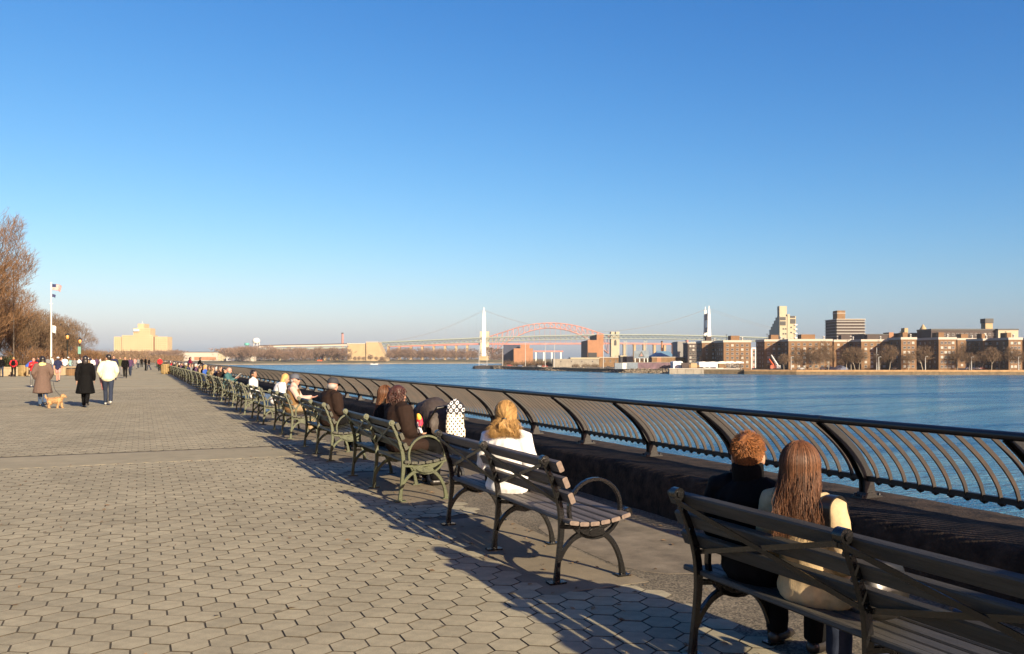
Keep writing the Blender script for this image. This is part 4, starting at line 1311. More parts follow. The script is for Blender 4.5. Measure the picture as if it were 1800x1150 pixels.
def tree_meshes(seed, H, trunk, rx, twigs, tw_len, tw_w, mt, mb, low=.22, limbs=(6, 4, 3), gap=-.16, nf=.55, tr=.020):
    """bare tree: tapering trunk and limbs, and a crown of fine twig sprays with gaps in it"""
    R = random.Random(seed)
    tb = MB(); cr = MB()
    cz0 = H * low; rz_ = (H - cz0) / 2; cc = Vector((0, 0, cz0 + rz_))

    def inside(p, k=1.0): return (p.x / rx) ** 2 + (p.y / rx) ** 2 + ((p.z - cc.z) / rz_) ** 2 < k

    def branch(p, d, L, r, lev):
        pts = [p]; dd = d.copy()
        for k in range(5):
            dd = (dd + Vector((R.uniform(-1, 1), R.uniform(-1, 1), R.uniform(-.2, .8))) * .15 + Vector((0, 0, .06))).normalized()
            q = pts[-1] + dd * (L / 5)
            if lev and not inside(q, .95): break
            pts.append(q)
        if len(pts) < 2: return
        (tb if lev < 2 else cr).tube(pts, [r, r * (.55 if lev == 0 else .35)], 7 if lev == 0 else (5 if lev < 2 else 3), caps=False)
        if lev >= len(limbs): return
        for q in range(limbs[lev]):
            t = lerp(.55 if lev == 0 else .3, 1.0, (q + R.random() * .7) / limbs[lev]) * (len(pts) - 1)
            i = min(int(t), len(pts) - 2); base = pts[i].lerp(pts[i + 1], min(1, t - i))
            az = R.uniform(0, 2 * PI)
            nd = (dd * .75 + Vector((math.cos(az), math.sin(az), R.uniform(-.1, .55))) * R.uniform(.6, 1.0)).normalized()
            branch(base, nd, L * R.uniform(.55, .8) * (H * .42 / max(trunk, .1) if lev == 0 else 1), r * .5, lev + 1)

    branch(Vector((0, 0, -.1)), Vector((R.uniform(-.07, .07), R.uniform(-.07, .07), 1)).normalized(), trunk, H * tr, 0)
    n = 0; tries = 0
    while n < twigs and tries < twigs * 6:
        tries += 1
        v = Vector((R.gauss(0, 1), R.gauss(0, 1), R.gauss(0, 1))).normalized() * (R.random() ** .42)
        b = Vector((v.x * rx, v.y * rx, cc.z + v.z * rz_))
        e = v.length + .30 * noise.noise(Vector((v.x * 2.2 + seed, v.y * 2.2, v.z * 2.2)))
        if e > .98 or noise.noise(b * nf + Vector((seed, 0, 0))) < gap + .3 * max(0, e - .6): continue
        n += 1
        d = ((b - Vector((0, 0, cz0 - rz_ * .3))).normalized() * .9 + Vector((R.uniform(-1, 1), R.uniform(-1, 1), R.uniform(-.6, .9))) * .8).normalized()
        for j in range(3):
            dj = d if j == 0 else (d + Vector((R.uniform(-1, 1), R.uniform(-1, 1), R.uniform(-.5, 1))) * .7).normalized()
            s0 = b + d * tw_len * (0, .25, .5)[j]
            L = tw_len * R.uniform(.55, 1.2) * (1, .6, .5)[j]
            sd = dj.orthogonal().normalized() * tw_w * (1, .75, .65)[j]
            sd = Quaternion(dj, R.uniform(0, PI)) @ sd
            cr.add([s0 - sd, s0 + sd, s0 + dj * L], [(0, 1, 2)])
    return tb.mesh('trunk', mb), cr.mesh('crown', mt)


def plant_tree(meshes, loc, rz, label, group=None, sc=(1, 1, 1), name='bare_tree'):
    root = tag(empty(name, loc, rz), label, 'tree', group)
    root.scale = sc
    place('trunk', meshes[0], root); place('crown', meshes[1], root)
    return root


# the trees on the plaza side, far left
big = tree_meshes(3, 17, 6.0, 5.6, 11000, .95, .018, M_twig, M_bark, .10, (9, 6, 5), -.04, .42)
mid = tree_meshes(8, 9, 3.0, 4.6, 8000, .75, .017, M_twig2, M_bark, .14, (8, 5, 4), -.12, .6)
def PX(px, z): return far_pt(px, z, 0)
plant_tree(big, PX(-52, 78), .4, 'tallest russet bare tree, cut off by the left edge of the picture', 'bare trees behind the plaza')
plant_tree(big, PX(-12, 96), 2.1, 'broad russet bare tree between the tallest tree and the flagpole', 'bare trees behind the plaza', (.82, .82, .70))
plant_tree(mid, PX(38, 100), 1.0, 'small bare tree directly left of the flagpole', 'bare trees behind the plaza', (1, 1, .86))
plant_tree(mid, PX(78, 112), 2.6, 'bare tree directly behind the flagpole', 'bare trees behind the plaza', (1.0, 1.0, .86))
plant_tree(mid, PX(112, 118), 4.4, 'bare rounded tree directly right of the flagpole behind two lanterns', 'bare trees behind the plaza', (.95, .95, .78))


def shrub_mesh(seed, W, D, H, n, mt, L=.5, w=.02, leaf=False):
    R = random.Random(seed); m = MB()
    for _ in range(n):
        a = R.uniform(0, 2 * PI); q = R.random() ** .5
        x, y = math.cos(a) * q * W / 2, math.sin(a) * q * D / 2
        top = H * (1 - .55 * q * q) * (.8 + .3 * noise.noise(Vector((x * 1.3 + seed, y * 1.3, 0))))
        z = R.uniform(.03, 1) * top
        d = Vector((math.cos(a) * q, math.sin(a) * q, R.uniform(.2, 1.2))).normalized()
        d = (d + Vector((R.uniform(-1, 1), R.uniform(-1, 1), R.uniform(-.4, .8))) * .6).normalized()
        sd = d.orthogonal().normalized() * w
        sd = Quaternion(d, R.uniform(0, PI)) @ sd
        b = Vector((x, y, z)); l = L * R.uniform(.5, 1.2)
        if leaf: m.add([b - sd * .3, b + d * l * .5 - sd, b + d * l, b + d * l * .5 + sd], [(0, 1, 2, 3)])
        else: m.add([b - sd, b + sd, b + d * l], [(0, 1, 2)])
    return m.mesh('foliage', mt)


def stems_mesh(seed, W, H, mt):
    R = random.Random(seed); m = MB()
    for _ in range(9):
        a = R.uniform(0, 2 * PI); m.tube([(0, 0, 0), (math.cos(a) * W * .16, math.sin(a) * W * .16, H * .4), (math.cos(a) * W * .33, math.sin(a) * W * .33, H * .75)], [.05, .012], 4)
    return m.mesh('stems', mt)


def shrub(loc, meshes, label, group=None, sc=(1, 1, 1), rz=0):
    r = tag(empty('shrub', loc, rz), label, 'shrub', group); r.scale = sc
    place('foliage', meshes[0], r); place('stems', meshes[1], r)
    return r


sh_brown = (shrub_mesh(1, 5.5, 4, 3.1, 5200, M_twig, .6, .02), stems_mesh(1, 5.5, 3.1, M_bark))
sh_green = (shrub_mesh(2, 4, 3, 2.6, 5200, M_ever, .3, .055, True), stems_mesh(2, 4, 2.6, M_bark))
for px, z, m, lab, sc in ((-40, 84, sh_green, 'green shrub behind the pale planter wall, at the left edge', (1.3, 1, 1)),
                          (8, 86, sh_green, 'low dark green shrub behind the red backpack walker', (1.1, 1, .8)),
                          (48, 90, sh_brown, 'russet twiggy shrub left of the flagpole base', (1.3, 1, 1.0)),
                          (92, 96, sh_brown, 'russet twiggy shrub right of the flagpole base', (1.2, 1, 1.0)),
                          (138, 104, sh_brown, 'russet shrub under the green banner lantern', (1.1, 1, 1.05)),
                          (160, 112, sh_brown, 'russet shrub sloping down behind the man in the cream jacket', (1.15, 1, .95)),
                          (177, 118, sh_green, 'spiky dark evergreen shrub at the right end of the planting', (.9, 1, .95))):
    shrub(PX(px, z), m, lab, 'shrubs behind the plaza', sc, px)

# ---- far trees
far_kinds = [tree_meshes(20 + k, 12, 4.2, 5.2, 1500, 1.3, .050, M_twig2, M_pale, .28, (6, 4, 3), -.10, .5) for k in range(3)]
isle_kinds = [tree_meshes(40 + k, 20, 6, 8.5, 900, 2.6, .16, M_twigfar, M_bark, .10, (5, 4, 3), -.14, .3) for k in range(3)]
FT = [(1350, 640, 486), (1378, 622, 468), (1428, 612, 476), (1440, 622, 466), (1456, 616, 472), (1478, 632, 490), (1488, 613, 468), (1496, 611, 467), (1503, 611, 466),
      (1510, 613, 467), (1546, 618, 466), (1563, 606, 464), (1597, 618, 464), (1622, 608, 466), (1640, 604, 482), (1622, 600, 500), (1683, 614, 468),
      (1698, 602, 520), (1704, 620, 464), (1714, 604, 500), (1726, 618, 478), (1743, 610, 464), (1757, 616, 480), (1776, 610, 466), (1792, 616, 464), (1402, 625, 470),
      (1300, 618, 508), (1282, 612, 512), (1240, 620, 522), (1415, 604, 505), (1400, 606, 500), (1448, 600, 488)]
FT.sort()
ordn = 0
for i, (px, yt, z) in enumerate(FT):
    Hh = hgt(yt, z) - ASH; s_ = Hh / 12
    plant_tree(far_kinds[i % 3], far_pt(px, z, ASH), RND.uniform(0, 6.28),
               f'bare brown tree before the right bank brick blocks, {ordinal(i)} from the left', 'bare trees along the right bank',
               (s_ * RND.uniform(.8, 1.0), s_ * RND.uniform(.8, 1.0), s_))
far_sh = (shrub_mesh(5, 9, 6, 4, 700, M_twig2, 1.6, .06), stems_mesh(5, 9, 4, M_bark))
for i, (px, z, s_) in enumerate(((893, 730, 1.3), (905, 700, 1.1), (920, 690, 1.2), (934, 670, 1.5), (945, 660, 1.5), (956, 655, 1.4), (966, 650, 1.3), (1000, 700, 1.3),
                                 (1012, 620, .75), (1030, 620, .8), (1046, 610, .8), (1062, 700, 1.9), (1085, 720, 2.2), (1110, 740, 2.3), (1135, 760, 2.5), (1160, 760, 2.4), (1178, 740, 2.0))):
    shrub(far_pt(px, z, ASH), far_sh, f'brown leafless thicket among the sheds on the point, {ordinal(i)} from the left', 'thickets on the far point', (s_, s_, s_), i)

# the island's woods: single trees in front, a wood behind that reads as one mass
def shore_z(px):
    for (a, za), (b, zb) in zip(shore, shore[1:]):
        if a <= px <= b: return lerp(za, zb, (px - a) / (b - a))
    return shore[-1][1]
IT = []
R2 = random.Random(5)
px = 398
while px < 838:
    top = 612 + R2.uniform(-3, 5)
    if 610 < px < 678: top = 624 + R2.uniform(-1.5, 3)
    if px < 470: top = 609 + R2.uniform(-2, 5)
    zz = shore_z(px) + (22 if 604 < px < 690 else R2.uniform(40, 150))
    IT.append((px, top, zz)); px += R2.uniform(4.5, 9) * (1.6 if 610 < px < 678 else 1)
for px in (196, 206, 218, 232, 246, 262, 276, 288, 298, 306, 314): IT.append((px, 617 + R2.uniform(-3, 4), 1080 + R2.uniform(-120, 60)))
for px in (868, 880, 892): IT.append((px, 622, 1480))
IT.sort()
for i, (px, yt, z) in enumerate(IT):
    base = -2.8
    Hh = hgt(yt, z) - base; s_ = Hh / 20
    plant_tree(isle_kinds[i % 3], far_pt(px, z, base), R2.uniform(0, 6.28), f'grey brown bare tree across the water, {ordinal(i)} from the left',
               'bare trees across the water', (s_ * R2.uniform(1.0, 1.4), s_ * R2.uniform(1.0, 1.4), s_))
wd = MB()
for _ in range(15000):
    px = R2.choice((R2.uniform(120, 330), R2.uniform(370, 850), R2.uniform(370, 850), R2.uniform(380, 620), R2.uniform(850, 900)))
    z = (shore_z(px) if px > 300 else 1150) + R2.uniform(110, 260)
    if 606 < px < 690 and R2.random() < .75: z += 250
    top = 613 + 3.5 * noise.noise(Vector((px * .06, 0, 0))) + 2 * noise.noise(Vector((px * .25, 5, 0)))
    if 380 < px < 480: top = lerp(614, 607.5, (px - 380) / 100) + noise.noise(Vector((px * .2, 5, 0)))
    if px < 330: top += 5
    Hh = max(4, hgt(top, z) + 2.0)
    b = far_pt(px, z, -2 + R2.random() ** .8 * Hh)
    d = Vector((R2.uniform(-1, 1), R2.uniform(-1, 1), R2.uniform(-.2, 1))).normalized(); sd = d.orthogonal().normalized() * R2.uniform(.3, .7)
    sd = Quaternion(d, R2.uniform(0, PI)) @ sd
    wd.add([b - sd, b + sd, b + d * R2.uniform(2, 5)], [(0, 1, 2)])
tag(wd.build('far_woods', M_twigfar), kind='stuff')
# planting at the far end of the promenade
ew = MB()
for _ in range(5000):
    px = R2.uniform(130, 322); z = R2.uniform(245, 400)
    b = far_pt(px, z, R2.random() * (3.6 if px < 260 else 2.2)); d = Vector((R2.uniform(-1, 1), R2.uniform(-1, 1), R2.uniform(0, 1.4))).normalized()
    sd = d.orthogonal().normalized() * .08; ew.add([b - sd, b + sd, b + d * R2.uniform(.8, 1.8)], [(0, 1, 2)])
tag(ew.build('end_thicket', M_twig2), kind='stuff')

# ------------------------------------------------------------------ plaza things, far left
M_plant = mat('planter_stone', (.46, .36, .22), .9, var=.2, vs=1.2)
M_metal_dk = mat('lantern_iron', (.02, .022, .02), .5)
M_lglass = mat('lantern_amber', (.85, .38, .10), .35)
M_bin = mat('bin_tan', (.32, .22, .09), .8, var=.2, vs=4)
M_banner = mat('banner_green', (.20, .42, .34), .8)


def slab_wall(name, label, cat, px0, px1, z, h, d, m, courses=2):
    root = tag(empty(name, far_pt((px0 + px1) / 2, z, 0), -YAW), label, cat)
    W = (px1 - px0) / FPX * z; n = max(2, int(W / 1.2))
    for c in range(courses):
        for k in range(n):
            b = MB(); x0 = -W / 2 + W * k / n; b.box2((x0 + .012, 0, h * c / courses + .008), (x0 + W / n - .012, d, h * (c + 1) / courses)); b.build('stone', m, root)
    b = MB(); b.box2((-W / 2 - .04, -.05, h), (W / 2 + .04, d + .05, h + .10)); b.build('coping', m, root)
    return root


slab_wall('planter_wall', 'pale stone planter wall behind the walker with red jacket', 'planter', -40, 68, 76, .72, .5, M_plant)
slab_wall('planter_wall', 'pale stone planter wall beside the brown barrel bin', 'planter', 94, 136, 80, .72, .5, M_plant)

pole = tag(empty('flagpole', far_pt(90, 88, 0), -YAW), 'tall white flagpole with a short crossbar carrying three flags', 'flagpole')
HP = hgt(498.5, 88)
b = MB(); b.tube([(0, 0, 0), (0, 0, HP)], [.10, .05], 10); b.build('pole', M_white, pole)
b = MB(); b.box((0, 0, hgt(534, 88)), (.30, .12, .08)); b.build('crossbar', M_white, pole)
b = MB(); b.ball((0, 0, HP + .06), .09, 8, 6); b.build('finial', M_white, pole)
M_fred = mat('flag_red', (.55, .06, .06), .8); M_fwhite = mat('flag_white', (.8, .78, .76), .8); M_fblue = mat('flag_navy', (.03, .04, .14), .8)


def flag(label, x, z0, w, h, stripes, droop=.25):
    root = tag(empty('flag', far_pt(90, 88, 0), -YAW), label, 'flag')
    n = 12
    def P(u, v):
        return (x + u * w * (1 - .12 * v), -.10 * math.sin(u * 7 + v) * u, z0 - h * v - droop * u * u * h - .05 * h * math.sin(u * 6 + 1) * u)
    m = MB(); rows = len(stripes)
    for r_ in range(rows):
        for c in range(n):
            u0, u1 = c / n, (c + 1) / n; v0, v1 = r_ / rows, (r_ + 1) / rows
            mi = stripes[r_] if not (rows > 6 and r_ < 7 and u0 < .4) else 2
            m.add([P(u0, v0), P(u1, v0), P(u1, v1), P(u0, v1)], [(0, 1, 2, 3)], mi, True)
    m.build('cloth', [M_fred, M_fwhite, M_fblue], root)
    b = MB(); b.box((x - .02, 0, z0 - h / 2), (.03, .03, h)); b.build('hoist_cord', M_white, root)


flag('red and white striped flag with dark blue canton flying at the top of the pole', .09, HP - .05, 1.05, .62, [0, 1] * 6 + [0], .35)
flag('small dark blue flag below the striped flag', .09, hgt(517, 88), .42, .30, [2, 2, 2], .5)
flag('small white flag hanging low on the pole', .16, hgt(572, 88), .42, .75, [1, 1, 1], .35)


def lantern(px, z, yt, label, banner=False):
    root = tag(empty('lamp_post', far_pt(px, z, 0), -YAW), label, 'lamp post', 'lantern posts on the plaza')
    H = hgt(yt, z)
    b = MB(); b.lathe([(.16, 0), (.14, .35), (.08, .5), (.06, H - .75), (.12, H - .7)], n=10); b.build('post', M_metal_dk, root)
    b = MB(); b.lathe([(.09, H - .62), (.17, H - .48), (.16, H - .3), (.12, H - .2)], n=12); b.build('lamp_glass', M_lglass, root)
    b = MB(); b.lathe([(.20, H - .20), (.16, H - .08), (.05, H - .02), (.02, H + .08)], n=12); b.build('lamp_cap', M_metal_dk, root)
    if banner:
        b = MB(); b.box((0, -.12, H - 1.45), (.34, .03, .85)); b.build('banner', M_banner, root)


lantern(118.5, 92, 586, 'taller amber lantern post right of the flagpole')
lantern(140.5, 98, 594, 'amber lantern post hung with a pale green banner', True)
lantern(121, 122, 602, 'small amber lantern post half hidden below the taller lantern')
lantern(130, 130, 606, 'small amber lantern post between the taller lantern and the bannered one')
root = tag(empty('street_lamp', far_pt(24, 87, 0), -YAW), 'tall street lamp among the russet branches, its amber head catching the sun', 'street lamp')
H = hgt(467, 87)
b = MB(); b.tube([(0, 0, 0), (0, 0, H - .3), (-.1, 0, H - .05), (-.3, 0, H)], [.07, .04], 8); b.build('post', M_bark, root)
b = MB(); b.ball((-.42, 0, H), (.30, .16, .10), 10, 6); b.build('lamp_head', M_lglass, root)
for px, z, h, r, lab, m in ((125, 78, .72, .40, 'brown barrel bin in front of the planter wall', M_brown), (42, 76, .98, .42, 'tan litter bin beside the person in blue', M_bin),
                            (291, 86, 1.02, .42, 'beige litter bin at the far end of the bench row', M_bin)):
    root = tag(empty('litter_bin', far_pt(px, z, 0), -YAW), lab, 'litter bin')
    b = MB(); b.lathe([(r * .85, 0), (r, h * .5), (r * .98, h * .92)], n=16); b.build('barrel', m, root)
    b = MB(); b.lathe([(r * 1.04, h * .9), (r * 1.06, h * .97), (r * .8, h)], n=16); b.build('rim', M_metal_dk if m is M_brown else m, root)
    sl = MB()
    for k in range(16):
        a = 2 * PI * k / 16; sl.box((math.cos(a) * r * 1.0, math.sin(a) * r * 1.0, h * .48), (.05, .05, h * .8))
    tag(sl.build('staves', m, root), kind='stuff')
# ------------------------------------------------------------------ people
def skin(n, c): return mat(n, c, .55, var=.08, vs=30, spec=.35)


M_skin = skin('skin_light', (.52, .29, .19)); M_skin2 = skin('skin_tan', (.38, .20, .12)); M_skin3 = skin('skin_pink', (.58, .30, .22))
def cloth(n, c, **k): return mat(n, c, k.pop('rough', .85), var=k.pop('var', .12), vs=k.pop('vs', 25), bump=.35, bs=140, spec=.08, **k)


C_black = cloth('black_wool', (.006, .006, .0065)); C_beige = cloth('beige_cotton', (.60, .45, .26)); C_white = cloth('white_fleece', (.84, .83, .82))
C_choc = cloth('dark_brown_wool', (.030, .018, .014)); C_brown = cloth('brown_suede', (.20, .115, .05)); C_pinks = cloth('pale_pink_shirt', (.60, .42, .36))
C_jean = cloth('blue_denim', (.07, .11, .19)); C_djean = cloth('dark_denim', (.035, .045, .075)); C_cream = cloth('cream_quilt', (.80, .76, .55))
C_taupe = cloth('taupe_sheepskin', (.155, .105, .085)); C_yell = cloth('pale_yellow_knit', (.75, .66, .28)); C_red = cloth('red_jersey', (.55, .03, .04))
C_navy = cloth('navy_jersey', (.025, .03, .075)); C_teal = cloth('teal_wool', (.06, .15, .16)); C_blue = cloth('bright_blue_nylon', (.05, .13, .50))
C_grey = cloth('grey_wool', (.20, .20, .20)); C_green = cloth('olive_cotton', (.10, .11, .05)); C_purp = cloth('plum_wool', (.09, .05, .11))
C_pink = cloth('pink_cotton', (.62, .30, .27)); C_tan = cloth('tan_cotton', (.36, .26, .15)); C_dteal = cloth('pale_teal_cotton', (.28, .46, .44))
C_shoe = mat('dark_leather', (.02, .016, .014), .4); C_lshoe = mat('pale_trainer', (.55, .52, .48), .6)
H_auburn = mat('hair_auburn', (.30, .115, .035), .55, isl=.6, spec=.3); H_brown = mat('hair_chestnut', (.15, .062, .026), .5, isl=.65, spec=.35)
H_blond = mat('hair_blond', (.46, .27, .095), .55, isl=.5, spec=.3); H_dark = mat('hair_dark', (.018, .012, .010), .4, isl=.4, spec=.5)
H_curl = mat('hair_dark_red', (.075, .026, .018), .45, isl=.5, spec=.5); H_grey = mat('hair_grey', (.42, .40, .37), .6, isl=.2)
H_flat = mat('hair_plain_brown', (.07, .04, .022), .55)
def streaky(name, c1, c2, sx=70, sz=5):
    m = mat(name, c1, .5, spec=.35); nt = m.node_tree; N = nt.nodes; L = nt.links; b = N['Principled BSDF']
    tc = N.new('ShaderNodeTexCoord'); mp = N.new('ShaderNodeMapping'); mp.inputs['Scale'].default_value = (sx, sx, sz); L.new(tc.outputs['Object'], mp.inputs['Vector'])
    nz = N.new('ShaderNodeTexNoise'); nz.inputs['Scale'].default_value = 1; nz.inputs['Detail'].default_value = 6; nz.inputs['Roughness'].default_value = .7; L.new(mp.outputs['Vector'], nz.inputs['Vector'])
    rp = N.new('ShaderNodeValToRGB'); rp.color_ramp.elements[0].position = .36; rp.color_ramp.elements[1].position = .64
    rp.color_ramp.elements[0].color = (*[x * ALB for x in c1], 1); rp.color_ramp.elements[1].color = (*[x * ALB for x in c2], 1)
    L.new(nz.outputs['Fac'], rp.inputs['Fac']); L.new(rp.outputs['Color'], b.inputs['Base Color'])
    bp = N.new('ShaderNodeBump'); bp.inputs['Strength'].default_value = .6; bp.inputs['Distance'].default_value = .006; L.new(nz.outputs['Fac'], bp.inputs['Height']); L.new(bp.outputs['Normal'], b.inputs['Normal'])
    return m


H_brown_s = streaky('hair_chestnut_streaks', (.055, .022, .010), (.21, .088, .036)); H_blond_s = streaky('hair_blond_streaks', (.26, .14, .045), (.56, .34, .13))
H_auburn_s = streaky('hair_auburn_streaks', (.12, .042, .014), (.36, .15, .05), 60, 30)
C_cap = mat('cap_cloth', (.03, .032, .04), .8); C_wcap = mat('cap_white', (.75, .74, .72), .8); C_gcap = mat('cap_slate', (.10, .11, .14), .8)
M_eye = mat('eye_dark', (.02, .015, .012), .2); M_lip = mat('lip', (.36, .12, .10), .5)
M_strap = mat('black_strap', (.012, .011, .010), .35)

V3 = Vector


def rotz(a): return Matrix.Rotation(a, 3, 'Z')


def joints(pose, lean=0.0, arms='side', tilt=0.0, hyaw=0.0, hpitch=0.0, crossed=False):
    J = {}
    up = V3((math.sin(lean), tilt, math.cos(lean))).normalized()
    if pose == 'sit':
        pel = V3((0, 0, .555)); T = (.13, .31, .475, .585)
    else:
        pel = V3((0, 0, .93)); T = (.15, .35, .525, .645)
    J['pel'] = pel; J['waist'] = pel + up * T[0]; J['chest'] = pel + up * T[1]; J['neck'] = pel + up * T[2]
    J['head'] = pel + up * T[3] + V3((.012, 0, 0))
    J['up'] = up
    J['M'] = rotz(hyaw) @ Matrix.Rotation(hpitch, 3, 'Y')
    for sgn, k in ((1, 'L'), (-1, 'R')):
        sh = J['neck'] - up * .055 + V3((-.005, sgn * .172, 0)); J['sh' + k] = sh
        J['hip' + k] = pel + V3((0.0, sgn * .092, -.02))
        if pose == 'sit':
            J['kn' + k] = V3((.44, sgn * .125, .50)); J['an' + k] = V3((.42, sgn * .12, .085))
            if crossed: J['kn' + k] = V3((.27, sgn * .27, .57)); J['an' + k] = V3((.22, -sgn * .10, .53 + .03 * sgn))
        elif pose == 'walk':
            f = 1 if k == 'L' else -1
            J['kn' + k] = V3((.16, sgn * .085, .51)) if f > 0 else V3((-.03, sgn * .085, .49))
            J['an' + k] = V3((.24, sgn * .08, .085)) if f > 0 else V3((-.27, sgn * .08, .15))
        else:
            J['kn' + k] = V3((.02, sgn * .105, .49)); J['an' + k] = V3((-.02, sgn * .115, .085))
        if arms == 'side':
            sw = (.16 if k == 'R' else -.12) if pose == 'walk' else 0
            el = sh + V3((-.03 + sw * .5, sgn * .065, -.275)); wr = el + V3((.05 + sw * .6, -sgn * .005, -.235))
        elif arms == 'lap':
            el = sh + V3((.02, sgn * .055, -.265)); wr = V3((.23, sgn * .055, pel.z + .105))
        elif arms == 'forward':
            el = sh + V3((.13, sgn * .03, -.235)); wr = el + V3((.24, -sgn * .07, .02))
        elif arms == 'read':
            el = sh + V3((.08, sgn * .04, -.25)); wr = el + V3((.20, -sgn * .06, .10))
        elif arms == 'pocket':
            el = sh + V3((-.06, sgn * .10, -.26)); wr = el + V3((.13, -sgn * .06, -.20))
        elif arms == 'folded':
            el = sh + V3((.06, sgn * .07, -.25)); wr = el + V3((.16, -sgn * .20, .05))
        elif arms == 'back':
            el = sh + V3((-.10, sgn * .26, -.12)); wr = el + V3((-.02, sgn * .24, .0))
        J['el' + k] = el; J['wr' + k] = wr
    return J


def hand(m, wr, el, sgn):
    d = (wr - el).normalized(); side = V3((0, 0, 1)).cross(d)
    if side.length < .2: side = V3((1, 0, 0))
    side.normalize(); nrm = d.cross(side).normalized()
    if abs(d.z) > .7: side, nrm = V3((1, 0, 0)), V3((0, sgn, 0))
    m.etube([wr, wr + d * .03, wr + d * .085], [.026, .036, .040], [.018, .015, .012], side, 10)
    for q, (o, L) in enumerate(((-.030, .060), (-.010, .072), (.010, .068), (.030, .055))):
        b = wr + d * .085 + side * o; k1 = b + d * L * .5 - nrm * .008 * -1; k2 = b + d * L * .85 + nrm * .024
        m.etube([b, k1, k2], [.0095, .0088, .0075], [.0095, .0088, .0075], side, 8)
    t0 = wr + d * .025 + side * sgn * .030
    m.etube([t0, t0 + d * .035 + side * sgn * .022, t0 + d * .065 + side * sgn * .022 + nrm * .012], [.011, .010, .008], [.011, .010, .008], side, 8)


def head_parts(m, J):
    M = J['M']; c = J['head']
    def at(x, y, z): return c + M @ V3((x, y, z))
    m.ball(at(-.008, 0, .022), (.094, .077, .096), 16, 12, M=M)
    m.ball(at(.026, 0, -.045), (.064, .058, .078), 14, 10, M=M)
    m.ball(at(.055, 0, -.098), (.026, .028, .022), 10, 8, M=M)
    m.ball(at(.070, 0, .022), (.020, .050, .014), 10, 6, M=M)
    m.etube([at(.083, 0, .012), at(.100, 0, -.018), at(.096, 0, -.036)], [.009, .012, .017], [.010, .012, .010], M @ V3((0, 1, 0)), 8)
    m.ball(at(.083, 0, -.064), (.010, .022, .010), 8, 6, M=M)
    for s in (1, -1):
        m.ball(at(.050, s * .048, -.028), (.026, .018, .024), 8, 6, M=M)
        m.ball(at(-.004, s * .080, -.012), (.020, .010, .033), 8, 6, M=M)
    m.etube([J['neck'] - J['up'] * .05, J['neck'] + J['up'] * .03, at(-.012, 0, -.05)], [.062, .055, .055], [.062, .056, .058], V3((0, 1, 0)), 12)


def body_mb(J):
    m = MB(); S = V3((0, 1, 0))
    m.etube([J['pel'] - J['up'] * .03, J['waist'], J['chest'], J['neck'] - J['up'] * .07, J['neck'] - J['up'] * .01], [.155, .132, .155, .135, .06], [.105, .095, .108, .085, .055], S, 16)
    for k, s in (('L', 1), ('R', -1)):
        m.etube([J['hip' + k], J['hip' + k].lerp(J['kn' + k], .5), J['kn' + k]], [.082, .072, .055], [.085, .074, .056], S, 12)
        m.etube([J['kn' + k], J['kn' + k].lerp(J['an' + k], .35), J['an' + k]], [.055, .055, .036], [.056, .058, .038], S, 12)
        a = J['an' + k]; f = V3((1, s * .12, 0)).normalized()
        m.etube([a + V3((-.02, 0, -.035)), a + f * .08 + V3((0, 0, -.05)), a + f * .15 + V3((0, 0, -.062))], [.034, .042, .036], [.034, .028, .016], S, 10)
        m.etube([J['sh' + k], J['sh' + k].lerp(J['el' + k], .5), J['el' + k]], [.056, .047, .038], [.056, .047, .038], S, 10)
        m.etube([J['el' + k], J['el' + k].lerp(J['wr' + k], .35), J['wr' + k]], [.038, .037, .025], [.038, .036, .022], S, 10)
        hand(m, J['wr' + k], J['el' + k], s)
    head_parts(m, J)
    return m


def top_mb(J, pose, length='hip', puff=0.0, sleeves=1.0, wide=1.0):
    m = MB(); S = V3((0, 1, 0)); up = J['up']; p = puff
    m.etube([J['pel'] - up * (.05 if pose != 'sit' else .03), J['pel'] + up * .06, J['waist'] + up * .03, J['chest'] - up * .03, J['chest'] + up * .07, J['neck'] - up * .055, J['neck'] - up * .02],
            [x * wide + p for x in (.178, .170, .158, .175, .180, .150, .075)], [x + p for x in (.132, .125, .118, .130, .125, .098, .070)], S, 18)
    m.etube([J['neck'] - up * .035, J['neck'] + up * .025], [.074, .070], [.076, .072], S, 12)
    for k, s in (('L', 1), ('R', -1)):
        e = J['el' + k]; w = J['wr' + k]
        q0 = J['sh' + k].lerp(J['neck'] - up * .06, .42)
        m.etube([q0, J['sh' + k] - up * .012, J['sh' + k].lerp(e, .5), e], [.060 + p * .8, .064 + p, .060 + p, .052 + p * .8], [.066 + p * .8, .068 + p, .062 + p, .054 + p * .8], S, 12)
        if sleeves >= 1:
            m.etube([e, e.lerp(w, .5), e.lerp(w, .96)], [.054 + p * .8, .050 + p * .7, .042 + p * .5], [.054 + p * .8, .050 + p * .7, .042 + p * .5], S, 12)
    if pose != 'sit' and length != 'hip':
        hz = {'thigh': .66, 'knee': .47}[length]
        b = J['pel']; n = 5
        P = [V3((lerp(b.x, 0.0, q), 0, lerp(b.z + .08, hz, q))) for q in [i / n for i in range(n + 1)]]
        m.etube(P, [lerp(.175, .275, i / n) * wide + p for i in range(n + 1)], [lerp(.135, .235, i / n) + p for i in range(n + 1)], S, 18, cap=.12)
    if pose == 'sit':
        for k, s in (('L', 1), ('R', -1)):
            L = .62 if length != 'hip' else .12
            m.etube([J['hip' + k], J['hip' + k].lerp(J['kn' + k], L)], [.104 + p * .5, .094 + p * .5], [.098, .088], S, 12)
    return m


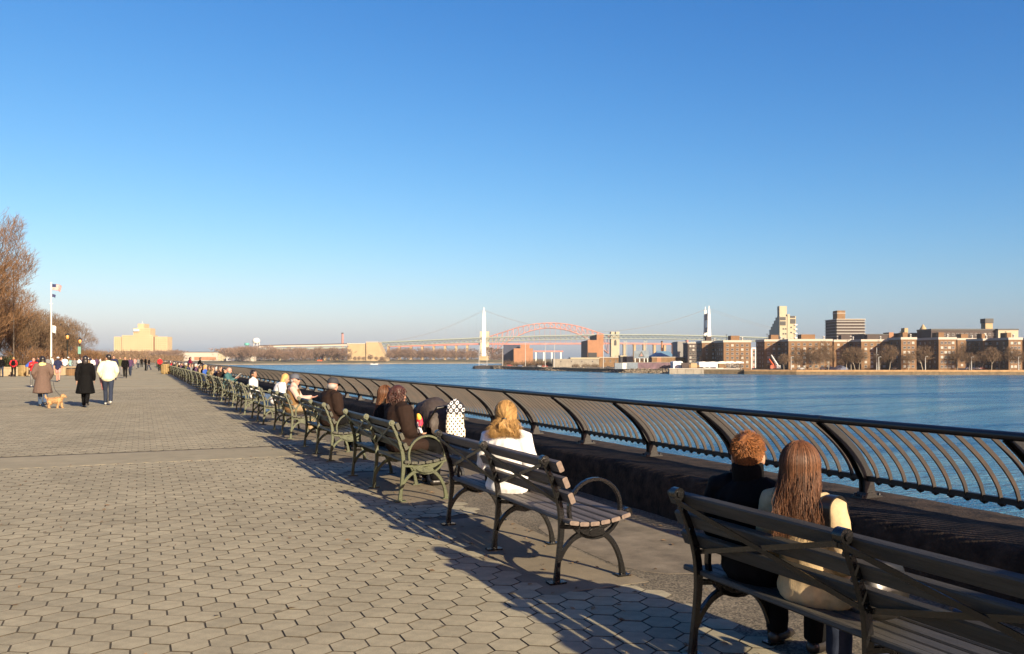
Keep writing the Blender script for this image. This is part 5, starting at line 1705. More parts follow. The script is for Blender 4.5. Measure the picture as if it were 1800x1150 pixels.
def legs_mb(J, pose, wide=0.0):
    m = MB(); S = V3((0, 1, 0))
    m.etube([J['pel'] - V3((0, 0, .03)), J['pel'] + J['up'] * .08], [.165, .158], [.122, .115], S, 14)
    for k, s in (('L', 1), ('R', -1)):
        m.etube([J['hip' + k], J['hip' + k].lerp(J['kn' + k], .5), J['kn' + k]], [.098, .086 + wide * .5, .068 + wide], [.10, .088 + wide * .5, .07 + wide], S, 12)
        a = J['kn' + k].lerp(J['an' + k], 1.0)
        m.etube([J['kn' + k], J['kn' + k].lerp(a, .4), a], [.068 + wide, .068 + wide, .062 + wide], [.07 + wide, .070 + wide, .064 + wide], S, 12, cap=.3)
    return m


def shorts_mb(J):
    m = MB(); S = V3((0, 1, 0))
    m.etube([J['pel'] - V3((0, 0, .03)), J['pel'] + J['up'] * .08], [.165, .158], [.122, .115], S, 14)
    for k in 'LR':
        m.etube([J['hip' + k], J['hip' + k].lerp(J['kn' + k], .7)], [.105, .10], [.105, .10], S, 12, cap=.2)
    return m


def shoes_mb(J, boot=0.0, only='LR'):
    m = MB(); S = V3((0, 1, 0))
    for k, s in (('L', 1), ('R', -1)):
        if k not in only: continue
        a = J['an' + k]; f = V3((1, s * .12, 0)).normalized()
        m.etube([a + V3((-.035, 0, -.040)), a + f * .06 + V3((0, 0, -.040)), a + f * .13 + V3((0, 0, -.052)), a + f * .175 + V3((0, 0, -.058))], [.042, .046, .046, .036], [.042, .042, .030, .024], S, 12)
        if boot: m.etube([a + V3((0, 0, -.02)), a.lerp(J['kn' + k], boot)], [.050, .066], [.054, .070], S, 12, cap=.2)
    return m


def remesh(m, vox, fold=0.0, fs=9.0, smooth=3, seed=0.0):
    me = m.mesh('t', [])
    ob = bpy.data.objects.new('t', me); COL.objects.link(ob)
    md = ob.modifiers.new('r', 'REMESH'); md.mode = 'VOXEL'; md.voxel_size = vox; md.use_smooth_shade = True
    sm = ob.modifiers.new('s', 'SMOOTH'); sm.factor = .5; sm.iterations = smooth
    dg = bpy.context.evaluated_depsgraph_get()
    out = bpy.data.meshes.new_from_object(ob.evaluated_get(dg))
    bpy.data.objects.remove(ob); bpy.data.meshes.remove(me)
    if fold:
        nr = [v.normal.copy() for v in out.vertices]
        for v, nn in zip(out.vertices, nr):
            c = v.co
            f = noise.noise(V3((c.x * fs + seed, c.y * fs, c.z * fs * .55)))
            g = 1 - abs(noise.noise(V3((c.x * fs * 1.3 + 7, c.y * fs * 1.3 + seed, c.z * fs * 1.1)))) * 2.4
            v.co = c + nn * (f * fold + g * fold * .55)
    for p in out.polygons: p.use_smooth = True
    return out


PCACHE = {}


def pmesh(name, key, fn, vox, mats, fold=0.0, smooth=3):
    if key not in PCACHE:
        me = remesh(fn(), vox, fold, smooth=smooth, seed=(len(PCACHE) * 1.7) % 9)
        me.name = name
        me.materials.clear(); me.materials.append(mats)
        PCACHE[key] = me
    return PCACHE[key]


EYE_ME = None


def hair_cap(J, kind):
    m = MB(); M = J['M']; c = J['head']
    def at(x, y, z): return c + M @ V3((x, y, z))
    if kind in ('short', 'bob', 'long', 'bun', 'fringe'):
        m.ball(at(-.020, 0, .034), (.096, .086, .098), 16, 12, M=M)
        m.ball(at(-.040, 0, -.012), (.066, .079, .075), 12, 10, M=M)
    if kind == 'bob':
        m.etube([at(-.03, 0, .02), at(-.045, 0, -.08), at(-.05, 0, -.135)], [.092, .096, .085], [.075, .062, .05], M @ V3((0, 1, 0)), 14)
    if kind == 'long':
        m.etube([at(-.03, 0, .02), at(-.055, 0, -.10), at(-.085, 0, -.22), at(-.10, 0, -.34)], [.090, .092, .088, .06], [.075, .056, .045, .03], M @ V3((0, 1, 0)), 14)
    if kind == 'bun': m.ball(at(-.115, 0, .04), .042, 10, 8)
    if kind == 'grey':
        m.ball(at(-.034, 0, -.020), (.072, .083, .060), 14, 9, M=M)
    return m


def cap_mb(J, brim=True, knit=False):
    m = MB(); M = J['M']; c = J['head']
    def at(x, y, z): return c + M @ V3((x, y, z))
    rs = []
    for r, z in ((.102, .030), (.104, .055), (.098, .085), (.080, .112), (.045, .130), (.008, .137)):
        rs.append([at(-.010 + r * 1.02 * math.cos(2 * PI * k / 16), r * .88 * math.sin(2 * PI * k / 16), z) for k in range(16)])
    m.rings(rs, 0, True, True)
    if brim:
        vs = []
        for k in range(9):
            a = -1.1 + 2.2 * k / 8
            vs += [at(-.01 + .098 * math.cos(a), .088 * math.sin(a), .036), at(.0 + .165 * math.cos(a * .72), .092 * math.sin(a), .018)]
        m.add(vs, [(2 * k, 2 * k + 1, 2 * k + 3, 2 * k + 2) for k in range(8)])
        m.add([v + V3((0, 0, -.006)) for v in vs], [(2 * k, 2 * k + 2, 2 * k + 3, 2 * k + 1) for k in range(8)])
    return m


def person(label, loc, rz, pose='walk', arms='side', lean=0.0, tilt=0.0, hyaw=0.0, hpitch=0.0, top=None, top_len='hip', puff=0.0, sleeves=1, wide=1.0,
           legs=None, shorts=False, shoe=None, boot=0.0, hair='short', hmat=None, cap=None, cap_brim=True, sk=None, vox=.014, sc=1.0, group=None, face=True, fold=.006, crossed=False):
    root = tag(empty('person', loc, rz), label, 'person', group)
    root.scale = (sc, sc, sc)
    J = joints(pose, lean, arms, tilt, hyaw, hpitch, crossed)
    k0 = (pose, crossed, arms, round(lean, 2), round(tilt, 2), round(hyaw, 2), round(hpitch, 2), vox)
    sk = sk or M_skin
    place('body', pmesh('body', ('body',) + k0, lambda: body_mb(J), min(vox, .010), M_skin, smooth=2), root, mats=[sk])
    place('jacket' if sleeves >= 1 else 'shirt', pmesh('jacket', ('top', top_len, puff, sleeves, wide) + k0, lambda: top_mb(J, pose, top_len, puff, sleeves, wide), vox, C_black, fold, 6), root, mats=[top or C_black])
    if shorts: place('shorts', pmesh('shorts', ('shorts',) + k0, lambda: shorts_mb(J), vox, C_jean, .004), root, mats=[legs or C_jean])
    else: place('trousers', pmesh('trousers', ('legs',) + k0, lambda: legs_mb(J, pose), vox, C_jean, .005), root, mats=[legs or C_djean])
    for kk in 'LR':
        place('boot' if boot else 'shoe', pmesh('shoe', ('shoe', kk, boot) + k0, lambda: shoes_mb(J, boot, kk), .012, C_shoe), root, mats=[shoe or C_shoe])
    if hair:
        key = ('hair', hair) + k0
        place('hair', pmesh('hair', key, lambda: hair_cap(J, hair), .011, H_flat, .004), root, mats=[hmat or H_flat])
    if cap:
        key = ('cap', cap_brim) + k0
        if key not in PCACHE: PCACHE[key] = cap_mb(J, cap_brim).mesh('cap', C_cap)
        place('cap', PCACHE[key], root, mats=[cap])
    if face:
        global EYE_ME
        if EYE_ME is None:
            e = MB(); e.ball((0, 0, 0), (.008, .012, .008), 8, 6); EYE_ME = e.mesh('eye', M_eye)
            e = MB(); e.ball((0, 0, 0), (.006, .022, .005), 8, 6); PCACHE['mouth'] = e.mesh('mouth', M_lip)
        for s in (1, -1):
            o = place('eye', EYE_ME, root, J['head'] + J['M'] @ V3((.079, s * .032, .002))); o.rotation_euler = J['M'].to_euler()
        o = place('mouth', PCACHE['mouth'], root, J['head'] + J['M'] @ V3((.090, 0, -.064))); o.rotation_euler = J['M'].to_euler()
    return root, J


SX = BX + .235


# --- hair made of strands for the three people closest to the camera
def strands(m, paths, r0=.0022, n=3):
    for P in paths: m.tube(P, [r0, r0, r0, r0 * .35], n, caps=False)


def flow_hair(J, count, length, seed, back=-.125, wave=.0, spread=1.0, tie=None, face_gap=.85):
    R = random.Random(seed); M = J['M']; c = J['head']; paths = []
    rx, ry, rz_ = .108, .094, .112
    for _ in range(count):
        az = R.uniform(face_gap, 2 * PI - face_gap)      # measured from the face direction
        start = R.uniform(.05, .9); P = []
        lift = R.uniform(.98, 1.07)
        ph = R.uniform(0, 6.28); amp = wave * R.uniform(.4, 1.2)
        end = length * R.uniform(.82, 1.04)
        for k in range(7):
            th = lerp(start, 1.75, k / 6)
            P.append(c + M @ V3((-.016 + rx * lift * math.sin(th) * math.cos(az), ry * lift * math.sin(th) * math.sin(az), .030 + rz_ * lift * math.cos(th))))
        b = P[-1]; lb = M.inverted() @ (b - c); y0 = lb.y; x0 = lb.x
        n = 7
        jx = R.uniform(-.02, .012); jy = R.uniform(-.02, .02)
        for k in range(1, n + 1):
            q = k / n
            x = lerp(x0, back + jx if math.cos(az) < .35 else x0 * .6, min(1, q * 1.4))
            y = lerp(y0, y0 * spread + jy, q)
            w = amp * math.sin(ph + q * 9) * q ** .5
            o = M @ V3((x + w * .5, y + w, 0))
            P.append(V3((c.x + o.x, c.y + o.y, b.z - q * max(.03, (b.z - (c.z - end))))))
        paths.append(P)
    return paths


# man in black at the left end of the nearest bench
r1, J1 = person('man with short auburn hair and black coat at the left end of the nearest bench', (SX - .02, 3.50, 0), .30, 'sit', 'lap', lean=-.12,
                top=C_black, top_len='thigh', puff=.015, legs=C_black, hair=None, vox=.0095, hyaw=.50, hpitch=.12, face=True, sc=.962, fold=.011)
R = random.Random(2)
hm1 = MB(); c = J1['head']; M = J1['M']
hm1.ball(c + M @ V3((-.018, 0, .032)), (.0935, .0805, .0955), 18, 14, M=M); hm1.ball(c + M @ V3((-.036, 0, -.008)), (.050, .067, .056), 12, 10, M=M)
hb1 = remesh(hm1, .007, .005, fs=30, smooth=4); hm1 = MB()
wh = V3((-.72, .12, .68)).normalized()
paths = []
for _ in range(4600):
    while True:
        d = V3((R.gauss(0, 1), R.gauss(0, 1), R.gauss(0, 1))).normalized()
        if d.z > (-.62 if d.x > -.4 else -.95) and not (d.x > .45 and d.z < .55) and not (d.x > .0 and d.z < -.15): break
    t = (d - wh * d.dot(wh)); t = t.normalized() if t.length > .02 else d.orthogonal()
    sw = wh.cross(d); t = (t + sw * .55 + V3((0, 0, -.25 if d.dot(wh) < .8 else 0)) + V3((R.uniform(-.3, .3), R.uniform(-.3, .3), R.uniform(-.3, .3)))).normalized()
    L = R.uniform(.035, .055) * (1.25 if d.z > .6 else 1); P = []
    for k in range(4):
        q = k / 3; dd = (d + t * L * q * 10).normalized(); e = 1.0 + .11 * q * q * R.choice((.4, .6, .8, 2.0)) * (.45 if d.z < 0 else 1)
        P.append(c + M @ V3((-.018 + .093 * dd.x * e, .080 * dd.y * e, .030 + .095 * dd.z * e)))
    paths.append(P)
strands(hm1, paths, .0016)
hb1.materials.append(H_auburn_s); place('hair', hb1, r1); tag(hm1.build('loose_hair', H_auburn, r1), kind='stuff')
cl = MB(); up = J1['up']
cl.etube([J1['neck'] - up * .03, J1['neck'] + up * .075], [.082, .084], [.084, .086], V3((0, 1, 0)), 16, cap=.15)
place('collar', remesh(cl, .008, .003), r1).data.materials.append(C_black)

# woman with long hair beside him
r2, J2 = person('woman with long chestnut hair in a beige coat, seated right of the man in black', (SX - .02, 3.085, 0), .22, 'sit', 'lap', lean=-.12, tilt=.05,
                top=C_beige, top_len='thigh', puff=.006, legs=C_djean, hair=None, vox=.0095, hyaw=.45, sc=.945, wide=.92, fold=.011)
h2 = MB(); c = J2['head']; M = J2['M']
h2.ball(c + M @ V3((-.016, 0, .030)), (.106, .0925, .110), 18, 14, M=M)
h2.etube([c + M @ V3((-.03, 0, .02)), c + M @ V3((-.058, 0, -.10)), c + M @ V3((-.088, 0, -.18)), c + M @ V3((-.098, 0, -.265))], [.090, .094, .092, .07], [.078, .062, .046, .024], M @ V3((0, 1, 0)), 18)
hb2 = remesh(h2, .008, .004, fs=26, smooth=5); h2 = MB()
strands(h2, flow_hair(J2, 1500, .315, 4, back=-.122, wave=.005, spread=.98), .0014)
strands(h2, flow_hair(J2, 130, .31, 44, back=-.14, wave=.025, spread=1.15), .0009)
hb2.materials.append(H_brown_s); place('hair', hb2, r2); tag(h2.build('loose_hair', H_brown, r2), kind='stuff')
ch = MB()
for s in (1, -1): ch.etube([J2['neck'] + V3((-.05, s * .02, .0)), J2['neck'] + V3((-.02, s * .085, .01)), J2['neck'] + V3((.07, s * .075, -.03))], [.014, .012, .014], [.03, .034, .03], V3((1, 0, 0)), 8)
place('collar', remesh(ch, .009, .002), r2).data.materials.append(C_beige)
# her shoulder bag
bag = tag(empty('shoulder_bag', (SX + .02, 2.70, 0), 0), 'black leather shoulder bag on the bench beside the woman in beige', 'bag')
m = MB(); m.etube([V3((.02, .02, .50)), V3((.02, .02, .60)), V3((.02, .02, .70))], [.13, .14, .10], [.065, .07, .04], V3((1, 0, 0)), 14)
place('pouch', remesh(m, .012, .004), bag).data.materials.append(M_strap)
from mathutils.bvhtree import BVHTree
jk = [o for o in KIDS[r2.name] if o.name.startswith('jacket')][0]
bv = BVHTree.FromPolygons([v.co for v in jk.data.vertices], [tuple(p.vertices) for p in jk.data.polygons])
Mw = Matrix.Translation(r2.location) @ Matrix.Rotation(.22, 4, 'Z') @ Matrix.Scale(.945, 4)
sp = []
for k in range(19):
    a = lerp(-.55, PI + .75, k / 18)                     # over the right shoulder from front to back
    ctr = J2['shR'] + V3((0, -.004, -.09)); dr = V3((math.cos(a), -.30 * math.sin(a) * 0, math.sin(a)))
    hit = bv.ray_cast(ctr + dr * .5, -dr)
    p = hit[0] + dr * .007 if hit[0] else ctr + dr * .12
    sp.append(Mw @ p - bag.location)
sp = [V3((.03, .07, .68))] + sp + [V3((-.02, .08, .68))]
sp = catmull(sp, 3)
m = MB()
vs = []
for i, p in enumerate(sp):
    t = (sp[min(i + 1, len(sp) - 1)] - sp[max(i - 1, 0)]).normalized(); a = V3((-.22, .975, 0)); a = (a - t * a.dot(t)).normalized()
    nn = t.cross(a).normalized() * .004
    vs += [p - a * .026 - nn, p + a * .026 - nn, p + a * .026 + nn, p - a * .026 + nn]
m.add(vs, [(i * 4 + j, i * 4 + (j + 1) % 4, i * 4 + 4 + (j + 1) % 4, i * 4 + 4 + j) for i in range(len(sp) - 1) for j in range(4)])
m.build('strap', M_strap, bag)
m = MB(); m.tube([(.02 + .018 * math.cos(a / 10 * 2 * PI), .06, .69 + .018 * math.sin(a / 10 * 2 * PI)) for a in range(11)], .004, 6)
m.build('buckle', M_galv, bag)

# blond woman in white
r3, J3 = person('woman with wavy blond half tied hair in a white jacket on the second bench', (SX - .03, 6.70, 0), .80, 'sit', 'lap', lean=-.08,
                top=C_white, puff=.02, legs=C_black, hair=None, vox=.0105, sc=.945, hyaw=.22, fold=.011, crossed=True)
h3 = MB(); c = J3['head']
M3 = J3['M']
h3.ball(c + M3 @ V3((-.016, 0, .034)), (.1035, .090, .1075), 18, 14, M=M3)
h3.etube([c + M3 @ V3((-.04, 0, .0)), c + M3 @ V3((-.062, 0, -.075)), c + M3 @ V3((-.072, 0, -.125))], [.088, .086, .056], [.068, .044, .020], M3 @ V3((0, 1, 0)), 16)
hb3 = remesh(h3, .008, .006, fs=22, smooth=4); h3 = MB()
strands(h3, flow_hair(J3, 1000, .165, 9, back=-.110, wave=.032, spread=1.22), .0020)
strands(h3, flow_hair(J3, 200, .17, 49, back=-.12, wave=.06, spread=1.5), .0012)
R = random.Random(6); tie = V3((-.128, 0, .01)); paths = []
for _ in range(500):
    az = R.uniform(.9, 2 * PI - .9); th = R.uniform(.1, 1.35); P = []
    d0 = V3((-.016 + .106 * math.sin(th) * math.cos(az), .092 * math.sin(th) * math.sin(az), .034 + .110 * math.cos(th)))
    for k in range(6):
        q = k / 5; p = d0.lerp(tie, q); e = p - V3((-.016, 0, .034)); L = e.length
        tgt = lerp(d0.length, .118, q); e = e.normalized() * max(L, tgt * .98)
        P.append(c + M3 @ (V3((-.016, 0, .034)) + e))
    paths.append(P)
strands(h3, paths, .0024)
tail = []
for _ in range(160):
    a = R.uniform(-.05, .05); P = [c + M3 @ (tie + V3((R.uniform(-.01, .0), R.uniform(-.012, .012), 0)))]
    for k in range(1, 6): q = k / 5; P.append(c + M3 @ (tie + V3((-.012 - .02 * math.sin(q * 3), a * q * 1.4 + .012 * math.sin(q * 8 + a * 90), -.115 * q * R.uniform(.8, 1.1)))))
    tail.append(P)
strands(h3, tail, .0026)
hb3.materials.append(H_blond_s); place('hair', hb3, r3); tag(h3.build('loose_hair', H_blond, r3), kind='stuff')
t3 = MB(); t3.ball(c + M3 @ tie, (.014, .022, .016), 10, 6, M=M3); t3.build('hair_tie', M_strap, r3)

# pair on the third bench
r4, J4 = person('woman with long dark hair leaning in beside the curly haired woman', (SX, 11.0, 0), -.35, 'sit', 'lap', lean=.10, tilt=-.05, top=C_black, puff=.012, legs=C_black,
                hair='long', hmat=H_dark, vox=.012, sc=.97, hyaw=-.2)
h4 = MB(); strands(h4, flow_hair(J4, 350, .36, 14, back=-.14, wave=.012), .0034); h4.build('loose_hair', H_brown, r4)
r5, J5 = person('woman with curly dark red hair in a wide dark brown coat on the third bench', (SX + .01, 10.15, 0), .15, 'sit', 'lap', lean=-.02, tilt=.06, top=C_choc, top_len='thigh', puff=.045,
                legs=C_black, hair='short', hmat=H_curl, vox=.012, hyaw=.4)
h5 = MB(); R = random.Random(31); c = J5['head']; paths = []
for _ in range(420):
    d = V3((R.gauss(-.35, 1), R.gauss(0, 1), R.gauss(.1, 1))).normalized()
    if d.z < -.75 or (d.x > .55 and d.z < .4): continue
    b = c + V3((-.02, 0, .02)) + V3((.098 * d.x, .090 * d.y, .10 * d.z)); ph = R.uniform(0, 6); P = []
    s1 = d.orthogonal().normalized(); s2 = d.cross(s1)
    for k in range(8):
        q = k / 7; P.append(b + d * .035 * q + V3((0, 0, -.05 * q * q)) + (s1 * math.cos(ph + q * 11) + s2 * math.sin(ph + q * 11)) * .011)
    paths.append(P)
strands(h5, paths, .0042, 4); h5.build('curls', H_curl, r5)

# further along the benches
r6, J6 = person('man in a black cap and dark brown jacket with bare nape on the fourth bench', (SX, 14.42, 0), .30, 'sit', 'lap', lean=.10, top=C_choc, puff=.035, legs=C_black, hair='grey', hmat=H_grey,
                cap=C_cap, cap_brim=True, hyaw=.35, hpitch=.15, sk=M_skin3, vox=.013)
r7, J7 = person('old man in slate cap, brown waistcoat and pale pink sleeves holding out his hands', (SX + .02, 18.55, 0), -.30, 'sit', 'forward', lean=.12, top=C_pinks, legs=C_tan, hair='grey', hmat=H_grey,
                cap=C_gcap, hyaw=-.2, sk=M_skin3, vox=.013)
v7 = MB(); up = J7['up']
v7.etube([J7['pel'] - up * .06, J7['pel'] + up * .06, J7['waist'], J7['chest'], J7['chest'] + up * .08, J7['neck'] - up * .06], [.19, .19, .18, .188, .17, .10], [.15, .15, .14, .145, .128, .09], V3((0, 1, 0)), 18)
place('waistcoat', remesh(v7, .013, .006), r7).data.materials.append(C_brown)
person('person with pale blond hair in a white jacket leaning forward on the sixth bench', (SX + .1, 21.55, 0), -.2, 'sit', 'lap', lean=.42, top=C_white, puff=.02, legs=C_tan, hair='bob', hmat=H_blond, vox=.014, hpitch=.3)
person('dark haired person in white sleeved navy jacket, looking right on the seventh bench', (SX, 25.2, 0), -.45, 'sit', 'lap', lean=.02, top=C_white, legs=C_jean, hair='bob', hmat=H_dark, vox=.014, hyaw=-.4, sk=M_skin2)
r10, J10 = person('bald man in a teal jacket reading a folded paper', (SX + .02, 33.9, 0), -.35, 'sit', 'read', lean=.18, top=C_teal, puff=.02, legs=C_djean, hair=None, vox=.014, hpitch=.35, sk=M_skin3)
Q = J10['wrL'].lerp(J10['wrR'], .5)
pp_ = tag(empty('newspaper', r10.matrix_basis @ Q, -.35), 'folded white paper held up by the bald man in teal', 'newspaper')
m = MB(); m.box((.10, 0, .10), (.30, .22, .008), M=Matrix.Rotation(-.75, 3, 'Y')); m.build('front_sheet', M_white, pp_)
m = MB(); m.box((.11, 0, .085), (.28, .215, .006), M=Matrix.Rotation(-.70, 3, 'Y')); m.build('rear_sheet', M_parapet, pp_)

SEATED = [
    (41.3, C_tan, C_tan, 'bob', H_flat, None, 'forward', 'person with sunglasses and bare arms folded on the bench rail beyond the bald man'),
    (45.4, C_blue, C_jean, 'bob', H_blond, None, 'lap', 'blond person in blue beyond the bald man, sitting low on a bench'),
    (50.2, C_tan, C_djean, 'short', H_flat, C_wcap, 'lap', 'seated person with a white cap and tan top far along the benches'),
    (57.4, C_grey, C_djean, 'short', H_flat, None, 'lap', 'seated person in grey far along the bench row'),
    (61.6, C_white, C_jean, 'bob', H_dark, None, 'lap', 'dark haired seated person in a white top far along the bench row'),
    (65.7, C_navy, C_djean, 'short', H_grey, C_wcap, 'lap', 'seated person in navy with white cap far along the bench row'),
    (69.6, C_white, C_djean, 'short', H_flat, None, 'lap', 'seated person in white with short brown hair, far along the bench row'),
    (77.4, C_choc, C_black, 'bob', H_flat, None, 'lap', 'seated person in dark brown far along the bench row'),
    (81.0, C_tan, C_djean, 'short', H_flat, C_cap, 'lap', 'seated person in tan with dark cap, nearly at the beige litter bin'),
    (97.1, C_red, C_djean, 'short', H_dark, None, 'lap', 'seated person in bright red beyond the beige litter bin'),
    (101.5, C_green, C_djean, 'short', H_dark, None, 'lap', 'seated person in olive beyond the red one'),
    (109.2, C_black, C_djean, 'bob', H_dark, None, 'lap', 'seated person in black at the far end of the visible bench row'),
]
for i, (s, tm, lm, hk, hmt, cp, ar, lab) in enumerate(SEATED):
    person(lab, (SX, s, 0), RND.uniform(-.5, .1), 'sit', ar if ar != 'lap' else 'lap', lean=(.02 if i % 2 else .10), top=tm, legs=lm, hair=hk, hmat=hmt, cap=cp, vox=.016, group='people on the far benches', face=i < 4)

# more people filling the far benches, sitting close
R = random.Random(77)
COLS = [(C_black, 'black'), (C_choc, 'dark brown'), (C_navy, 'navy'), (C_grey, 'grey'), (C_green, 'olive'), (C_white, 'white'), (C_black, 'black'), (C_tan, 'tan'), (C_purp, 'plum'), (C_choc, 'dark brown')]
k = 0
for bi, bs_ in enumerate(BENCH_S):
    if bs_ < 32 or bs_ > 125: continue
    taken = [x[0] for x in SEATED] + [33.9]
    for off in ((.38, 1.15, 1.9) if bi % 2 else (.7, 1.75)):
        s0 = bs_ + off
        if any(abs(s0 - q) < .5 for q in taken): continue
        tm, cn = COLS[k % len(COLS)]; hk, hmt, hn_ = (('short', H_dark, 'dark'), ('bob', H_flat, 'brown'), ('short', H_grey, 'grey'))[k % 3]
        nxt = 'facing the river'
        person(f'{hn_} haired sitter in {cn} on the {ordinal(bi)} bench, {("nearer end", "middle", "far end")[0 if off < .8 else (1 if off < 1.5 else 2)]}', (SX, s0, 0), R.uniform(-.4, .2), 'sit', 'lap', lean=(.02, .10)[k % 2],
               top=tm, legs=(C_djean, C_black)[k % 2], hair=hk, hmat=hmt, vox=.016, group='people on the far benches', face=False, sc=R.uniform(.94, 1.03))
        k += 1

# --- walkers
FY = PI / 2
r, J = person('woman in a long taupe coat with a pale yellow scarf walking beside a tan dog', far_pt(75, 27.9), FY + .05, 'walk', 'pocket', top=C_taupe, top_len='knee', puff=.03, legs=C_jean, boot=.62,
              hair='bob', hmat=H_dark, vox=.013, sc=.98)
m = MB(); m.etube([J['neck'] - J['up'] * .07, J['neck'] - J['up'] * .02, J['neck'] + J['up'] * .03], [.165, .13, .095], [.135, .12, .10], V3((0, 1, 0)), 16)
place('scarf', remesh(m, .012, .008), r).data.materials.append(C_yell)
person('woman in a flared black coat and dark stockings walking away from the camera', far_pt(150, 27.5), FY - .1, 'walk', 'side', top=C_black, top_len='knee', puff=.02, legs=C_black, hair='bob', hmat=H_dark, vox=.013, sc=.99)
rw, Jw = person('man in a cream jacket and dark jeans walking away, right of the woman in black', far_pt(190, 28.9), FY + .0, 'walk', 'pocket', top=C_cream, puff=.032, legs=C_djean, shoe=C_lshoe, hair='short', hmat=H_dark, vox=.013, sc=1.02, hyaw=.9)
bun = tag(empty('cloth_bundle', far_pt(181.5, 29.1, .75), -YAW), 'pale pink cloth bundle hanging at the side of the man in cream', 'bundle')
m = MB(); m.etube([V3((0, 0, .36)), V3((-.02, 0, .20)), V3((-.03, 0, 0)), V3((0, 0, -.22))], [.08, .11, .07, .05], [.09, .10, .08, .05], V3((1, 0, 0)), 12)
place('cloth', remesh(m, .013, .012), bun).data.materials.append(C_pink)
m = MB(); m.tube([(0, 0, .34), (.05, 0, .50), (.10, 0, .58)], .012, 6); m.build('handle', C_pinks, bun)
person('runner in a red top and grey leggings coming towards the camera', far_pt(59, 46), -FY + .2, 'walk', 'read', top=C_red, legs=C_grey, shoe=C_lshoe, hair='short', hmat=H_flat, vox=.014, sc=.97, sk=M_skin3)
person('man in navy tee, pink shorts and white cap walking towards the flagpole', far_pt(102, 57), FY, 'walk', 'side', top=C_navy, sleeves=0, legs=C_pink, shorts=True, hair='short', cap=C_wcap, vox=.014, sk=M_skin3)
rb, Jb = person('person in a red jacket with a black backpack by the planter wall', far_pt(24, 73), FY, 'stand', 'pocket', top=C_red, legs=C_black, hair='short', hmat=H_blond, vox=.014)
bp = tag(empty('backpack', far_pt(24, 73), FY), 'black backpack worn by the person in the red jacket', 'backpack')
m = MB(); m.etube([V3((-.20, 0, 1.02)), V3((-.22, 0, 1.2)), V3((-.19, 0, 1.38))], [.14, .15, .12], [.07, .085, .06], V3((0, 1, 0)), 14)
place('pack', remesh(m, .014, .005), bp).data.materials.append(C_black)
m = MB()
for s in (1, -1): m.tube([(-.14, s * .10, 1.10), (-.05, s * .15, 1.12), (.15, s * .12, 1.25), (.06, s * .12, 1.46), (-.13, s * .09, 1.42)], .018, 6)
m.build('straps', M_strap, bp)
person('person in a bright blue jacket bending at the planter wall', far_pt(48, 74), 0, 'stand', 'forward', lean=.75, top=C_blue, puff=.03, legs=C_tan, hair='short', vox=.014)
person('man in dark suit and pale shirt walking towards the camera past the man in cream', far_pt(220, 68), -FY, 'walk', 'side', top=C_black, puff=.01, legs=C_black, hair='short', hmat=H_blond, vox=.014, sk=M_skin3)
person('person in a plum jacket just behind the man in the dark suit', far_pt(229, 76), -FY - .2, 'walk', 'side', top=C_purp, legs=C_djean, hair='bob', hmat=H_flat, vox=.014)
person('man in sunglasses and dark coat behind the shoulder of the man in cream', far_pt(200, 62), -FY, 'stand', 'side', top=C_navy, puff=.02, legs=C_djean, hair='short', hmat=H_dark, vox=.014, sc=1.06)
person('person in olive walking between the man in cream and the dark suit', far_pt(211, 78), -FY, 'walk', 'side', top=C_green, legs=C_grey, hair='short', hmat=H_flat, vox=.014, sc=1.02)
